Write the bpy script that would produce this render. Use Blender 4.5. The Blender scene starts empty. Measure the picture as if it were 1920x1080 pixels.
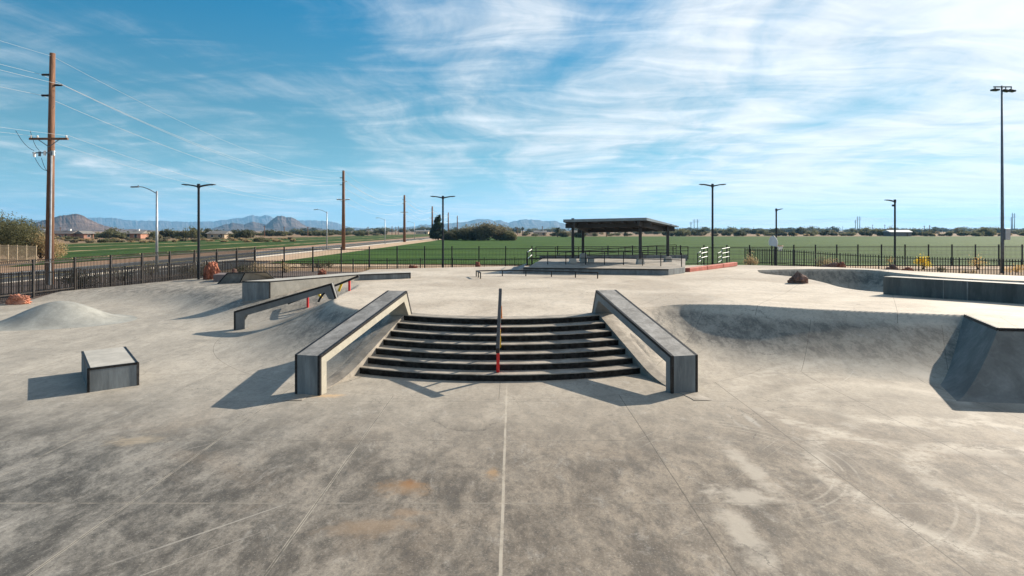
import bpy, bmesh, math, random
import numpy as np
from mathutils import Vector, Matrix
from mathutils import noise as mnoise
R_ = math.radians
random.seed(7); rng = np.random.default_rng(7)
sc = bpy.context.scene
COL = sc.collection
# ------------------------------------------------------------------ camera, sky, sun, exposure
F = 1150.0; HZ = 432.0; CX = 960.0; CAMZ = 3.58; DK = 1.12
cam = bpy.data.cameras.new('camera'); co = bpy.data.objects.new('camera', cam); COL.objects.link(co)
co.location = (0, 0, CAMZ); co.rotation_euler = (R_(90), 0, 0)
cam.sensor_width = 36; cam.lens = 36*F/1920; cam.shift_y = -(540-HZ)/1920
cam.clip_start = 0.1; cam.clip_end = 80000
sc.camera = co
SUN_AZ, SUN_EL = 53.0, 27.0            # azimuth clockwise from +Y
sun = bpy.data.lights.new('sun', 'SUN'); sun.energy = 5.0; sun.angle = R_(0.5); sun.color = (1, .89, .74)
so = bpy.data.objects.new('sun', sun); COL.objects.link(so)
sd = Vector((math.sin(R_(SUN_AZ))*math.cos(R_(SUN_EL)), math.cos(R_(SUN_AZ))*math.cos(R_(SUN_EL)), math.sin(R_(SUN_EL))))
so.rotation_euler = sd.to_track_quat('Z', 'Y').to_euler()
sc.view_settings.view_transform = 'Standard'; sc.view_settings.look = 'None'
sc.view_settings.gamma = 1; sc.view_settings.exposure = 0.93
sc.cycles.volume_bounces = 1; sc.cycles.max_bounces = 6

class NT:
    """small helper for node graphs"""
    def __init__(s, tree): s.t = tree; s.n = tree.nodes; s.l = tree.links
    def new(s, typ, **kw):
        n = s.n.new(typ)
        for k, v in kw.items(): setattr(n, k, v)
        return n
    def put(s, sock, v):
        if isinstance(v, bpy.types.NodeSocket): s.l.new(v, sock)
        elif v is not None: sock.default_value = v
    def m(s, op, a, b=None, c=None, clamp=False):
        n = s.new('ShaderNodeMath', operation=op, use_clamp=clamp)
        s.put(n.inputs[0], a); s.put(n.inputs[1], b)
        if c is not None: s.put(n.inputs[2], c)
        return n.outputs[0]
    def mix(s, f, a, b, mode='MIX'):
        n = s.new('ShaderNodeMix', data_type='RGBA', blend_type=mode)
        s.put(n.inputs[0], f); s.put(n.inputs[6], c4(a)); s.put(n.inputs[7], c4(b))
        return n.outputs[2]
    def noise(s, vec, scale, detail=4, rough=.55, dist=0.0):
        n = s.new('ShaderNodeTexNoise'); s.put(n.inputs['Vector'], vec)
        n.inputs['Scale'].default_value = scale; n.inputs['Detail'].default_value = detail
        n.inputs['Roughness'].default_value = rough; n.inputs['Distortion'].default_value = dist
        return n.outputs[0]
    def step(s, v, a, b):
        n = s.new('ShaderNodeMapRange', interpolation_type='SMOOTHSTEP')
        s.put(n.inputs[0], v); s.put(n.inputs[1], a); s.put(n.inputs[2], b)
        return n.outputs[0]
    def mapping(s, vec, loc=(0,0,0), rot=(0,0,0), scale=(1,1,1)):
        n = s.new('ShaderNodeMapping'); s.put(n.inputs[0], vec)
        n.inputs[1].default_value = loc; n.inputs[2].default_value = rot; n.inputs[3].default_value = scale
        return n.outputs[0]
    def xyz(s, vec):
        n = s.new('ShaderNodeSeparateXYZ'); s.put(n.inputs[0], vec); return n.outputs
    def comb(s, x, y, z=0.0):
        n = s.new('ShaderNodeCombineXYZ'); s.put(n.inputs[0], x); s.put(n.inputs[1], y); s.put(n.inputs[2], z); return n.outputs[0]
def c4(c):
    if isinstance(c, (tuple, list)) and len(c) == 3: return (*c, 1)
    return c

world = bpy.data.worlds.new("World"); sc.world = world; world.use_nodes = True
w = NT(world.node_tree); w.n.clear()
wo = w.new('ShaderNodeOutputWorld'); bg = w.new('ShaderNodeBackground')
sky = w.new('ShaderNodeTexSky', sky_type='NISHITA')
sky.sun_disc = False; sky.sun_elevation = R_(SUN_EL); sky.sun_rotation = R_(SUN_AZ)
sky.air_density = 1.0; sky.dust_density = 0.15; sky.ozone_density = 3.0; sky.altitude = 400
tc = w.new('ShaderNodeTexCoord')
dx, dy, dz = w.xyz(tc.outputs['Generated'])
hs = w.new('ShaderNodeHueSaturation'); w.put(hs.inputs['Color'], sky.outputs[0])
hs.inputs['Saturation'].default_value = 1.45; hs.inputs['Value'].default_value = 1.0; hs.inputs['Hue'].default_value = 0.482
bw = w.new('ShaderNodeRGBToBW'); w.put(bw.inputs[0], hs.outputs[0])
sk = w.new('ShaderNodeVectorMath', operation='SCALE'); w.put(sk.inputs[0], hs.outputs[0]); w.put(sk.inputs['Scale'], w.m('DIVIDE', 1.0, w.m('MULTIPLY_ADD', bw.outputs[0], .085, 1.0)))
low = w.step(dz, .42, -.02)
lb = w.m('DIVIDE', bw.outputs[0], w.m('MULTIPLY_ADD', bw.outputs[0], .085, 1.0))
lt = w.new('ShaderNodeVectorMath', operation='SCALE'); lt.inputs[0].default_value = (.44, 1.13, 1.47); w.put(lt.inputs['Scale'], lb)
sky2 = w.mix(w.m('MULTIPLY', low, .95), sk.outputs[0], lt.outputs[0])
zz = w.m('ADD', w.m('MAXIMUM', dz, 0.0), 0.07)
pu = w.m('DIVIDE', dx, zz); pv = w.m('DIVIDE', dy, zz)
P = w.comb(pu, pv, 0.0)
warp = w.new('ShaderNodeTexNoise'); w.put(warp.inputs['Vector'], P); warp.inputs['Scale'].default_value = .45; warp.inputs['Detail'].default_value = 4
wv = w.new('ShaderNodeVectorMath', operation='MULTIPLY_ADD'); w.put(wv.inputs[0], warp.outputs[1]); wv.inputs[1].default_value = (1.3, 1.3, 0); w.put(wv.inputs[2], P)
Pm = w.mapping(wv.outputs[0], loc=(1.3, .4, 0), rot=(0, 0, R_(-14)), scale=(1.25, .42, 1))
n1 = w.noise(Pm, 1.0, 10, .62, .3)
n2 = w.noise(w.mapping(wv.outputs[0], loc=(3.1, 7.3, 0), rot=(0, 0, R_(14)), scale=(.7, 1.8, 1)), 1.7, 10, .62, .6)
nb = w.noise(P, .38, 3, .5)
side = w.m('ADD', w.m('MAXIMUM', w.m('MULTIPLY_ADD', dx, 0.44, 0.035), -.085), w.m('MULTIPLY', low, .07))   # thicker cloud toward the sun's side
cov = w.m('ADD', w.m('MULTIPLY_ADD', n1, 1.05, w.m('MULTIPLY', n2, .45)), w.m('ADD', w.m('MULTIPLY_ADD', nb, .5, -.25), side))
cl = w.m('POWER', w.step(cov, 0.58, 1.16), 1.15)
glow = w.m('POWER', w.m('MAXIMUM', w.m('ADD', w.m('ADD', w.m('MULTIPLY', dx, sd.x), w.m('MULTIPLY', dy, sd.y)), w.m('MULTIPLY', dz, sd.z)), 0.0), 4.0)
cb = w.m('MULTIPLY', w.m('MULTIPLY_ADD', glow, 1.0, 7.6), w.m('MULTIPLY_ADD', n2, .7, .62))
ccol = w.new('ShaderNodeVectorMath', operation='SCALE'); ccol.inputs[0].default_value = (.97, .985, 1.0); w.put(ccol.inputs['Scale'], cb)
hzn = w.m('MULTIPLY', w.m('POWER', w.step(dz, .16, -.01), 2.0), w.m('MULTIPLY_ADD', dx, .45, .42))
skyh = w.mix(hzn, sky2, (6.6, 7.2, 7.4, 1))
skyc = w.mix(w.m('MULTIPLY', cl, .90), skyh, ccol.outputs[0])
w.put(bg.inputs[0], skyc); bg.inputs[1].default_value = 0.070
w.l.new(bg.outputs[0], wo.inputs[0])

# ------------------------------------------------------------------ helpers
def PX(px, py, z=0.0):
    Y = F*(CAMZ-z)/(py-HZ); return Vector(((px-CX)/F*Y, Y, z))
def AT(px, Y, z=0.0): return Vector(((px-CX)/F*Y, Y, z))
def tag(o, label=None, cat=None, group=None, kind=None):
    if label: o['label'] = label
    if cat: o['category'] = cat
    if group: o['group'] = group
    if kind: o['kind'] = kind
    return o
def thing(name, label, cat, loc=(0, 0, 0), rz=0, group=None):
    o = bpy.data.objects.new(name, None); COL.objects.link(o)
    o.location = loc; o.rotation_euler = (0, 0, rz); o.empty_display_size = .2
    return tag(o, label, cat, group)
class MB:
    def __init__(s): s.v = []; s.f = []; s.mi = []; s.cur = 0
    def add(s, vs, fs):
        b = len(s.v); s.v += [tuple(v) for v in vs]; s.f += [tuple(i+b for i in f) for f in fs]; s.mi += [s.cur]*len(fs); return s
    def box(s, c, d, rz=0):
        cx, cy, cz = c; a, b, h = d[0]/2, d[1]/2, d[2]/2; cr, sr = math.cos(rz), math.sin(rz)
        vs = [(cx+x*cr-y*sr, cy+x*sr+y*cr, cz+z) for z in (-h, h) for x, y in ((-a, -b), (a, -b), (a, b), (-a, b))]
        return s.add(vs, [(3, 2, 1, 0), (4, 5, 6, 7), (0, 1, 5, 4), (1, 2, 6, 5), (2, 3, 7, 6), (3, 0, 4, 7)])
    def bar(s, p, q, wd, ht, up=(0, 0, 1)):
        p, q = Vector(p), Vector(q); d = (q-p).normalized(); up = Vector(up)
        if abs(d.dot(up)) > .99: up = Vector((0, 1, 0))
        r = d.cross(up).normalized(); u = r.cross(d)
        vs = [e+r*a*wd/2+u*b*ht/2 for e in (p, q) for a, b in ((-1, -1), (1, -1), (1, 1), (-1, 1))]
        return s.add(vs, [(3, 2, 1, 0), (4, 5, 6, 7), (0, 1, 5, 4), (1, 2, 6, 5), (2, 3, 7, 6), (3, 0, 4, 7)])
    def tube(s, pts, rad, n=8, cap=True):
        pts = [Vector(p) for p in pts]; m = len(pts)
        if not hasattr(rad, '__len__'): rad = [rad]*m
        vs = []; r0 = None
        for i, p in enumerate(pts):
            d = (pts[min(i+1, m-1)]-pts[max(i-1, 0)]).normalized()
            if r0 is None: r0 = d.cross(Vector((0, 0, 1)) if abs(d.z) < .9 else Vector((0, 1, 0))).normalized()
            r0 = (r0-d*r0.dot(d)).normalized(); u = d.cross(r0)
            for k in range(n):
                a = 2*math.pi*k/n; vs.append(p+(r0*math.cos(a)+u*math.sin(a))*rad[i])
        fs = [(i*n+k, i*n+(k+1) % n, (i+1)*n+(k+1) % n, (i+1)*n+k) for i in range(m-1) for k in range(n)]
        if cap: fs += [tuple(range(n-1, -1, -1)), tuple((m-1)*n+k for k in range(n))]
        return s.add(vs, fs)
    def prism(s, poly, axis_vec):
        """poly: list of 3D points in a plane, extruded by axis_vec"""
        a = Vector(axis_vec); p = [Vector(q) for q in poly]; n = len(p)
        vs = p+[q+a for q in p]
        fs = [tuple(range(n-1, -1, -1)), tuple(range(n, 2*n))]+[(i, (i+1) % n, n+(i+1) % n, n+i) for i in range(n)]
        return s.add(vs, fs)
    def build(s, name, mats, parent=None, smooth=False, bevel=0, recalc=True):
        me = bpy.data.meshes.new(name); me.from_pydata(s.v, [], s.f)
        if not isinstance(mats, (list, tuple)): mats = [mats]
        for m in mats: me.materials.append(m)
        if len(mats) > 1: me.polygons.foreach_set('material_index', s.mi)
        if recalc:
            bm = bmesh.new(); bm.from_mesh(me); bmesh.ops.recalc_face_normals(bm, faces=bm.faces); bm.to_mesh(me); bm.free()
        if smooth: me.polygons.foreach_set('use_smooth', [True]*len(me.polygons))
        me.update()
        o = bpy.data.objects.new(name, me); COL.objects.link(o)
        if parent: o.parent = parent
        if bevel:
            b = o.modifiers.new('bevel', 'BEVEL'); b.width = bevel; b.segments = 2; b.limit_method = 'ANGLE'
        return o
def place(o, loc=None): 
    if loc is not None: o.location = loc
    return o
def copy_tree(o, parent=None):
    c = o.copy(); COL.objects.link(c)
    if parent: c.parent = parent
    for ch in [k for k in bpy.data.objects if k.parent == o]: copy_tree(ch, c)
    return c

# ------------------------------------------------------------------ materials
def mat(name, color, rough=.8, metal=0, var=.0, vscale=3, bump=0, bscale=20, spec=.3):
    m = bpy.data.materials.new(name); m.use_nodes = True; t = NT(m.node_tree); b = t.n['Principled BSDF']
    b.inputs['Roughness'].default_value = rough; b.inputs['Metallic'].default_value = metal
    b.inputs['Specular IOR Level'].default_value = spec
    g = t.new('ShaderNodeTexCoord').outputs['Object']
    n = t.noise(g, vscale, 6, .6)
    dark = tuple(c*(1-var) for c in color); lite = tuple(min(1, c*(1+var)) for c in color)
    t.put(b.inputs['Base Color'], t.mix(t.step(n, .3, .7), dark, lite))
    if bump:
        bp = t.new('ShaderNodeBump'); bp.inputs['Strength'].default_value = bump; bp.inputs['Distance'].default_value = .02
        t.put(bp.inputs['Height'], t.noise(g, bscale, 6, .6)); t.put(b.inputs['Normal'], bp.outputs[0])
    return m
def concrete(name, base, streak=(1, 1, 1), dark=.6, lite=1.25, rough=.75, bump=.25, stain=.5):
    m = bpy.data.materials.new(name); m.use_nodes = True; t = NT(m.node_tree); b = t.n['Principled BSDF']
    b.inputs['Roughness'].default_value = rough; b.inputs['Specular IOR Level'].default_value = .35
    g = t.new('ShaderNodeTexCoord').outputs['Object']; gm = t.mapping(g, scale=streak)
    a = t.step(t.noise(gm, 1.3, 8, .65, .4), .3, .72)
    f = t.step(t.noise(gm, 14, 6, .7), .25, .75)
    col = t.mix(a, tuple(c*dark for c in base), tuple(c*lite for c in base))
    col = t.mix(t.m('MULTIPLY', f, .35), col, tuple(c*dark*.8 for c in base))
    s2 = t.step(t.noise(gm, 4.5, 5, .6, 1.0), .56, .72)
    col = t.mix(t.m('MULTIPLY', s2, stain*.5), col, tuple(min(1, c*1.5) for c in base))
    t.put(b.inputs['Base Color'], col)
    bp = t.new('ShaderNodeBump'); bp.inputs['Strength'].default_value = bump; bp.inputs['Distance'].default_value = .01
    t.put(bp.inputs['Height'], t.noise(g, 30, 8, .7)); t.put(b.inputs['Normal'], bp.outputs[0])
    return m
M = {}
M['steel'] = mat('black_steel', (.014, .013, .013), .5, 0, .7, 14, .3, 30, spec=.3)
M['fence'] = mat('fence_black', (.022, .021, .021), .5, .2, .3, 3)
M['lampblk'] = mat('lamp_black', (.02, .022, .026), .4, .2, .2, 3)
M['galv'] = mat('galvanised', (.42, .44, .46), .45, .6, .15, 3)
M['galv_dark'] = mat('galvanised_dull', (.14, .16, .18), .5, .4, .2, 3)
M['red'] = mat('red_paint', (.55, .018, .02), .4, 0, .1, 8, spec=.5)
M['yellow'] = mat('yellow_paint', (.72, .46, .02), .4, 0, .1, 8, spec=.5)
M['orange'] = mat('orange_paint', (.75, .22, .02), .4, 0, .1, 8, spec=.5)
M['led'] = mat('lamp_glass', (.35, .36, .36), .2, 0, .05)
M['white'] = mat('white_paint', (.72, .72, .70), .5, 0, .06, 4)
M['wire'] = mat('aluminium_wire', (.55, .56, .58), .45, .6, .05)
M['hub'] = concrete('ledge_concrete', (.30, .29, .275), (2, 2, 2), .55, 1.25, bump=.5, stain=.9)
M['hub_side'] = concrete('ledge_side_concrete', (.40, .375, .31), (1, 1, 1), .8, 1.15, bump=.3)
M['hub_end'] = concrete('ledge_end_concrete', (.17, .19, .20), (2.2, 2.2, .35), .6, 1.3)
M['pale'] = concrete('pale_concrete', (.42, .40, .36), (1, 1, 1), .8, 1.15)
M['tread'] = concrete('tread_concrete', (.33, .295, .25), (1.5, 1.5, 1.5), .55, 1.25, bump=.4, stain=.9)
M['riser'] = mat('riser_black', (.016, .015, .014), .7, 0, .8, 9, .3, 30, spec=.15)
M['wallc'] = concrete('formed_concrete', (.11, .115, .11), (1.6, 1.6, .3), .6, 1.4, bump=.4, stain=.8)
M['redcurb'] = concrete('red_curb_concrete', (.46, .13, .095), (1, 1, 1), .75, 1.2)
M['pinkwall'] = concrete('pink_wall', (.19, .15, .145), (1, 1, 1), .8, 1.15)

def rock_mat(name, a, bcol):
    m = bpy.data.materials.new(name); m.use_nodes = True; t = NT(m.node_tree); b = t.n['Principled BSDF']
    b.inputs['Roughness'].default_value = .9; g = t.new('ShaderNodeTexCoord').outputs['Object']
    n = t.noise(g, 2.5, 9, .7, .6); t.put(b.inputs['Base Color'], t.mix(t.step(n, .35, .65), a, bcol))
    bp = t.new('ShaderNodeBump'); bp.inputs['Strength'].default_value = 1; bp.inputs['Distance'].default_value = .06
    t.put(bp.inputs['Height'], t.noise(g, 7, 9, .75)); t.put(b.inputs['Normal'], bp.outputs[0]); return m
M['rock'] = rock_mat('red_sandstone', (.13, .04, .025), (.42, .15, .085))
M['rock3'] = rock_mat('orange_sandstone', (.26, .10, .065), (.62, .27, .17))
M['rock2'] = rock_mat('brown_sandstone', (.10, .06, .05), (.26, .15, .12))
def leaf_mat(name, a, b_, c=None):
    m = bpy.data.materials.new(name); m.use_nodes = True; t = NT(m.node_tree); b = t.n['Principled BSDF']
    b.inputs['Roughness'].default_value = .7; b.inputs['Specular IOR Level'].default_value = .15
    ge = t.new('ShaderNodeNewGeometry'); g = t.new('ShaderNodeTexCoord').outputs['Object']
    r = ge.outputs['Random Per Island']; n = t.step(t.noise(g, .7, 3, .5), .35, .65)
    col = t.mix(r, a, b_); col = t.mix(t.m('MULTIPLY', n, .6), col, c or tuple(x*1.35 for x in b_))
    t.put(b.inputs['Base Color'], col)
    tr = t.new('ShaderNodeBsdfTranslucent'); t.put(tr.inputs[0], t.mix(.5, col, tuple(min(1, x*2.2) for x in b_)))
    mx = t.new('ShaderNodeMixShader'); mx.inputs[0].default_value = .38; t.l.new(b.outputs[0], mx.inputs[1]); t.l.new(tr.outputs[0], mx.inputs[2])
    t.l.new(mx.outputs[0], t.n['Material Output'].inputs[0]); return m
M['leaf_olive'] = leaf_mat('olive_leaves', (.07, .075, .038), (.12, .118, .062))
M['leaf_grey'] = leaf_mat('greygreen_leaves', (.085, .080, .050), (.155, .140, .090))
M['leaf_dark'] = leaf_mat('dark_leaves', (.028, .034, .018), (.065, .066, .036))
M['leaf_pine'] = leaf_mat('pine_needles', (.014, .028, .016), (.035, .052, .028))
M['leaf_dry'] = leaf_mat('dry_leaves', (.20, .145, .075), (.32, .245, .14))
M['leaf_yellow'] = leaf_mat('yellow_leaves', (.55, .30, .02), (.80, .50, .04))
M['leaf_orange'] = leaf_mat('russet_leaves', (.36, .20, .07), (.55, .34, .14))
M['bark'] = mat('bark', (.09, .065, .045), .9, 0, .4, 6, .6, 20)

def pole_mat():
    m = bpy.data.materials.new('pole_wood'); m.use_nodes = True; t = NT(m.node_tree); b = t.n['Principled BSDF']
    b.inputs['Roughness'].default_value = .85; g = t.new('ShaderNodeTexCoord').outputs['Object']
    n = t.noise(t.mapping(g, scale=(9, 9, .5)), 1.5, 8, .7, .3)
    col = t.mix(t.step(n, .3, .7), (.07, .032, .018), (.25, .125, .07))
    spots = t.step(t.noise(t.mapping(g, scale=(5, 5, 2.5)), 1.6, 4, .6), .60, .68)
    t.put(b.inputs['Base Color'], t.mix(t.m('MULTIPLY', spots, .7), col, (.05, .025, .018))); return m
M['pole'] = pole_mat()

def ground_mat():
    m = bpy.data.materials.new('desert_ground'); m.use_nodes = True; t = NT(m.node_tree); b = t.n['Principled BSDF']
    b.inputs['Roughness'].default_value = .95; b.inputs['Specular IOR Level'].default_value = .1
    g = t.new('ShaderNodeTexCoord').outputs['Object']
    n = t.step(t.noise(g, .02, 8, .7), .35, .65); n2 = t.step(t.noise(g, .5, 8, .7), .35, .65)
    col = t.mix(n, (.235, .150, .095), (.13, .105, .060)); col = t.mix(t.m('MULTIPLY', n2, .55), col, (.34, .23, .15))
    t.put(b.inputs['Base Color'], col); return m
def gravel_mat():
    m = bpy.data.materials.new('gravel'); m.use_nodes = True; t = NT(m.node_tree); b = t.n['Principled BSDF']
    b.inputs['Roughness'].default_value = .95
    g = t.new('ShaderNodeTexCoord').outputs['Object']
    v = t.new('ShaderNodeTexVoronoi'); t.put(v.inputs['Vector'], g); v.inputs['Scale'].default_value = 14
    n2 = t.step(t.noise(g, .35, 6, .7), .35, .65)
    col = t.mix(v.outputs[0], (.040, .031, .028), (.125, .088, .072)); col = t.mix(t.m('MULTIPLY', n2, .5), col, (.085, .062, .052))
    t.put(b.inputs['Base Color'], col)
    bp = t.new('ShaderNodeBump'); bp.inputs['Strength'].default_value = .8; bp.inputs['Distance'].default_value = .04
    t.put(bp.inputs['Height'], v.outputs[0]); t.put(b.inputs['Normal'], bp.outputs[0]); return m
def field_mat(name, a, bcol, rowdir='x', period=9.0, bare=0.0, tan=(.36, .27, .15)):
    m = bpy.data.materials.new(name); m.use_nodes = True; t = NT(m.node_tree); b = t.n['Principled BSDF']
    b.inputs['Roughness'].default_value = .9; b.inputs['Specular IOR Level'].default_value = .1
    g = t.new('ShaderNodeTexCoord').outputs['Object']; x, y, z = t.xyz(g)
    k = y if rowdir == 'x' else x
    wob = t.noise(g, .03, 4, .6)
    ph = t.m('SINE', t.m('MULTIPLY_ADD', k, 2*math.pi/period, t.m('MULTIPLY', wob, 6.0)))
    n = t.step(t.noise(t.mapping(g, scale=(.35, 1, 1)), .22, 9, .72), .3, .7)
    n2 = t.step(t.noise(g, 2.2, 6, .7), .3, .7)
    col = t.mix(n, a, bcol); col = t.mix(t.m('MULTIPLY', n2, .3), col, tuple(c*.6 for c in a))
    col = t.mix(t.m('MULTIPLY', t.step(ph, .35, 1.0), .55), col, tuple(c*.5 for c in a))
    if bare:
        tn = t.noise(t.mapping(g, scale=(1, .25, 1)), .5, 6, .7)
        ph2 = t.m('ADD', t.m('SINE', t.m('MULTIPLY_ADD', x, 2*math.pi/bare, 1.1)), t.m('MULTIPLY_ADD', tn, 1.2, -.6))
        col = t.mix(t.step(ph2, .82, 1.1), col, tan)
    t.put(b.inputs['Base Color'], col)
    bp = t.new('ShaderNodeBump'); bp.inputs['Strength'].default_value = .6; bp.inputs['Distance'].default_value = .2
    t.put(bp.inputs['Height'], t.noise(g, 3, 6, .7)); t.put(b.inputs['Normal'], bp.outputs[0]); return m

def slab_mat():
    m = bpy.data.materials.new('skatepark_concrete'); m.use_nodes = True; t = NT(m.node_tree); b = t.n['Principled BSDF']
    g = t.new('ShaderNodeTexCoord').outputs['Object']; x, y, z = t.xyz(g)
    b.inputs['Specular IOR Level'].default_value = .22
    # trowelled mottling at several sizes
    big = t.noise(g, .28, 6, .6, .5); gs = t.mapping(g, rot=(0, 0, R_(10)), scale=(1.15, .60, 1)); mid = t.m('MULTIPLY_ADD', t.noise(gs, .55, 5, .6, .3), .45, t.m('MULTIPLY', t.noise(gs, 2.6, 14, .80, .25), .55)); med = t.noise(t.mapping(g, rot=(0, 0, R_(25)), scale=(1.3, .6, 1)), 2.6, 14, .80, .25)
    fin = t.noise(g, 11, 12, .82); grit = t.noise(g, 90, 3, .6)
    up = t.step(z, .85, 1.1)                                  # upper pour: paler cement
    fr = t.step(t.m('MULTIPLY_ADD', t.m('ABSOLUTE', x), -.10, y), 14.5, 8.2)                                 # older, greyer pour of the front slab
    left = t.step(x, 2.0, -7.0)
    tan_ = t.mix(t.step(big, .35, .68), (.40, .342, .275), (.56, .495, .410))
    low = t.mix(t.step(mid, .36, .64), (.29, .255, .208), (.44, .390, .322))
    low = t.mix(t.m('MULTIPLY', left, .6), low, t.mix(t.step(mid, .36, .64), (.28, .262, .230), (.43, .40, .35)))
    st1 = t.noise(t.mapping(g, rot=(0, 0, R_(24)), scale=(1.1, .60, 1)), 1.3, 15, .78, .25)
    crust = t.noise(t.mapping(g, rot=(0, 0, R_(28)), scale=(1.1, .62, 1)), 7.5, 15, .90, .3)
    frc = t.mix(t.step(st1, .38, .62), (.115, .097, .079), (.295, .248, .195))
    frc = t.mix(t.m('MULTIPLY', left, .85), frc, t.mix(t.step(st1, .39, .63), (.052, .053, .051), (.265, .255, .232)))
    frc = t.mix(t.m('MULTIPLY', t.step(big, .52, .66), .35), frc, (.27, .21, .155))
    frc = t.mix(t.m('MULTIPLY', t.step(crust, .50, .58), .55), frc, (.055, .052, .048))
    frc = t.mix(t.m('MULTIPLY', t.step(crust, .46, .40), .26), frc, (.36, .33, .285))
    col = t.mix(up, low, tan_); col = t.mix(t.m('MULTIPLY', fr, t.m('SUBTRACT', 1.0, up)), col, frc)
    # dark burnish clouds
    dk = t.step(med, .47, .62)
    col = t.mix(t.m('MULTIPLY', dk, t.m('MULTIPLY_ADD', fr, .10, .20)), col, (.085, .085, .082))
    bank_shade = t.m('MULTIPLY', t.step(z, .18, .42), t.step(z, 1.10, .92))
    col = t.mix(t.m('MULTIPLY', bank_shade, t.m('MULTIPLY_ADD', t.step(med, .42, .60), .55, .12)), col, (.085, .08, .072))   # banks: mottled, with the slope's shade painted into the colour
    # pale efflorescence streaks
    ef = t.step(t.noise(t.mapping(g, loc=(4, 1, 0), rot=(0, 0, R_(15)), scale=(1.0, .5, 1)), 2.2, 13, .80, .8), .54, .70)
    col = t.mix(t.m('MULTIPLY', ef, .42), col, (.50, .475, .43))
    col = t.mix(t.m('MULTIPLY', t.step(fin, .46, .64), .34), col, (.09, .085, .078))
    col = t.mix(t.m('MULTIPLY', t.step(grit, .62, .72), .25), col, (.08, .08, .08))
    spk = t.noise(g, 34, 4, .7)
    col = t.mix(t.m('MULTIPLY', t.step(spk, .56, .64), t.m('MULTIPLY_ADD', fr, .25, .12)), col, (.06, .056, .05))
    col = t.mix(t.m('MULTIPLY', t.step(spk, .42, .36), t.m('MULTIPLY_ADD', fr, .22, .08)), col, (.46, .43, .38))
    # wheel scuffs: pale arcs round two centres
    def arcs(cx, cy, r0, r1, fq, amt, c, sharp=3):
        nonlocal col
        dd = t.m('SQRT', t.m('ADD', t.m('POWER', t.m('SUBTRACT', x, cx), 2.0), t.m('POWER', t.m('SUBTRACT', y, cy), 2.0)))
        wn = t.noise(g, .9, 3, .5)
        s = t.m('SINE', t.m('MULTIPLY_ADD', dd, fq, t.m('MULTIPLY', wn, 1.6)))
        msk = t.m('MULTIPLY', t.m('MULTIPLY', t.m('POWER', t.step(s, -.2, 1.0), float(sharp)), t.step(x, cx+.2, cx+1.0) if sharp > 3 else 1.0), t.m('MULTIPLY', t.step(dd, r0, r0+.5), t.step(dd, r1+.5, r1)))
        msk = t.m('MULTIPLY', msk, t.step(t.noise(g, 1.3, 12, .8), .42, .58))
        col = t.mix(t.m('MULTIPLY', msk, amt), col, c)
    arcs(3.1, 9.6, 1.35, 2.0, 37.0, .36, (.50, .46, .39), 10); arcs(3.5, 9.3, 2.2, 2.7, 29.0, .30, (.50, .46, .39), 12)
    arcs(7.6, 8.6, .6, 3.0, 4.4, .60, (.50, .45, .38)); arcs(7.8, 12.8, .8, 3.0, 4.6, .60, (.50, .45, .38))
    arcs(7.9, 11.4, .8, 3.8, 4.1, .36, (.14, .12, .10))
    # straight pale scratches
    for rot, lo in ((R_(58), .1), (R_(-47), 2.2)):
        sx, sy, sz_ = t.xyz(t.mapping(g, loc=(lo, 0, 0), rot=(0, 0, rot)))
        sn = t.noise(t.comb(t.m('MULTIPLY', sx, .07), t.m('MULTIPLY', sy, 9.0)), 1.9, 1, .4)
        msk = t.m('MULTIPLY', t.step(sn, .735, .76), t.step(t.noise(g, .5, 3, .5), .50, .62))
        col = t.mix(t.m('MULTIPLY', msk, .38), col, (.48, .45, .40))
    # spill stain and rust spots at real places
    def spot(cx, cy, rx, ry, c, amt, soft=.85):
        nonlocal col
        dn = t.m('MULTIPLY_ADD', t.noise(g, 2.3, 14, .72), 2.8, -1.4)
        q = t.m('ADD', t.m('SQRT', t.m('ADD', t.m('POWER', t.m('DIVIDE', t.m('SUBTRACT', x, cx), rx), 2.0), t.m('POWER', t.m('DIVIDE', t.m('SUBTRACT', y, cy), ry), 2.0))), dn)
        col = t.mix(t.m('MULTIPLY', t.step(q, 1.0, 1.0-soft), amt), col, c)
    for (px, py, rx, ry, c, a) in ((1392, 930, .46, .42, (.40, .36, .305), .8), (1402, 875, .24, 1.7, (.40, .36, .305), .75), (1392, 1000, .26, 1.5, (.40, .36, .305), .75),
            (1412, 790, .08, .8, (.42, .40, .36), .5),
            (768, 906, .20, .24, (.22, .10, .035), .85), (755, 915, .50, .40, (.26, .165, .09), .6), (925, 886, .16, .30, (.38, .24, .12), .6), (690, 985, .8, .30, (.26, .185, .12), .5),
            (255, 825, .6, .35, (.40, .33, .24), .5), (610, 742, .45, .2, (.50, .34, .19), .7), (770, 962, .35, .15, (.30, .2, .12), .4),
            (1450, 600, .3, .6, (.45, .42, .37), .3)):
        p = PX(px, py); spot(p.x, p.y, rx, ry, c, a)
    # pale cement bleed along the centre joint
    cb = t.m('MULTIPLY', t.m('MULTIPLY', t.step(t.m('ABSOLUTE', t.m('ADD', t.m('MULTIPLY_ADD', t.noise(g, 5, 8, .7), .05, x), .095)), .026, .006), t.step(y, 14.3, 13.9)), t.step(t.noise(g, 2.0, 6, .7), .32, .52))
    col = t.mix(t.m('MULTIPLY', cb, .36), col, (.52, .46, .37))
    vo = t.new('ShaderNodeTexVoronoi', feature='DISTANCE_TO_EDGE'); wpv = t.new('ShaderNodeTexNoise'); t.put(wpv.inputs['Vector'], g); wpv.inputs['Scale'].default_value = 1.4; wpv.inputs['Detail'].default_value = 8; wpv.inputs['Roughness'].default_value = .7
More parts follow.
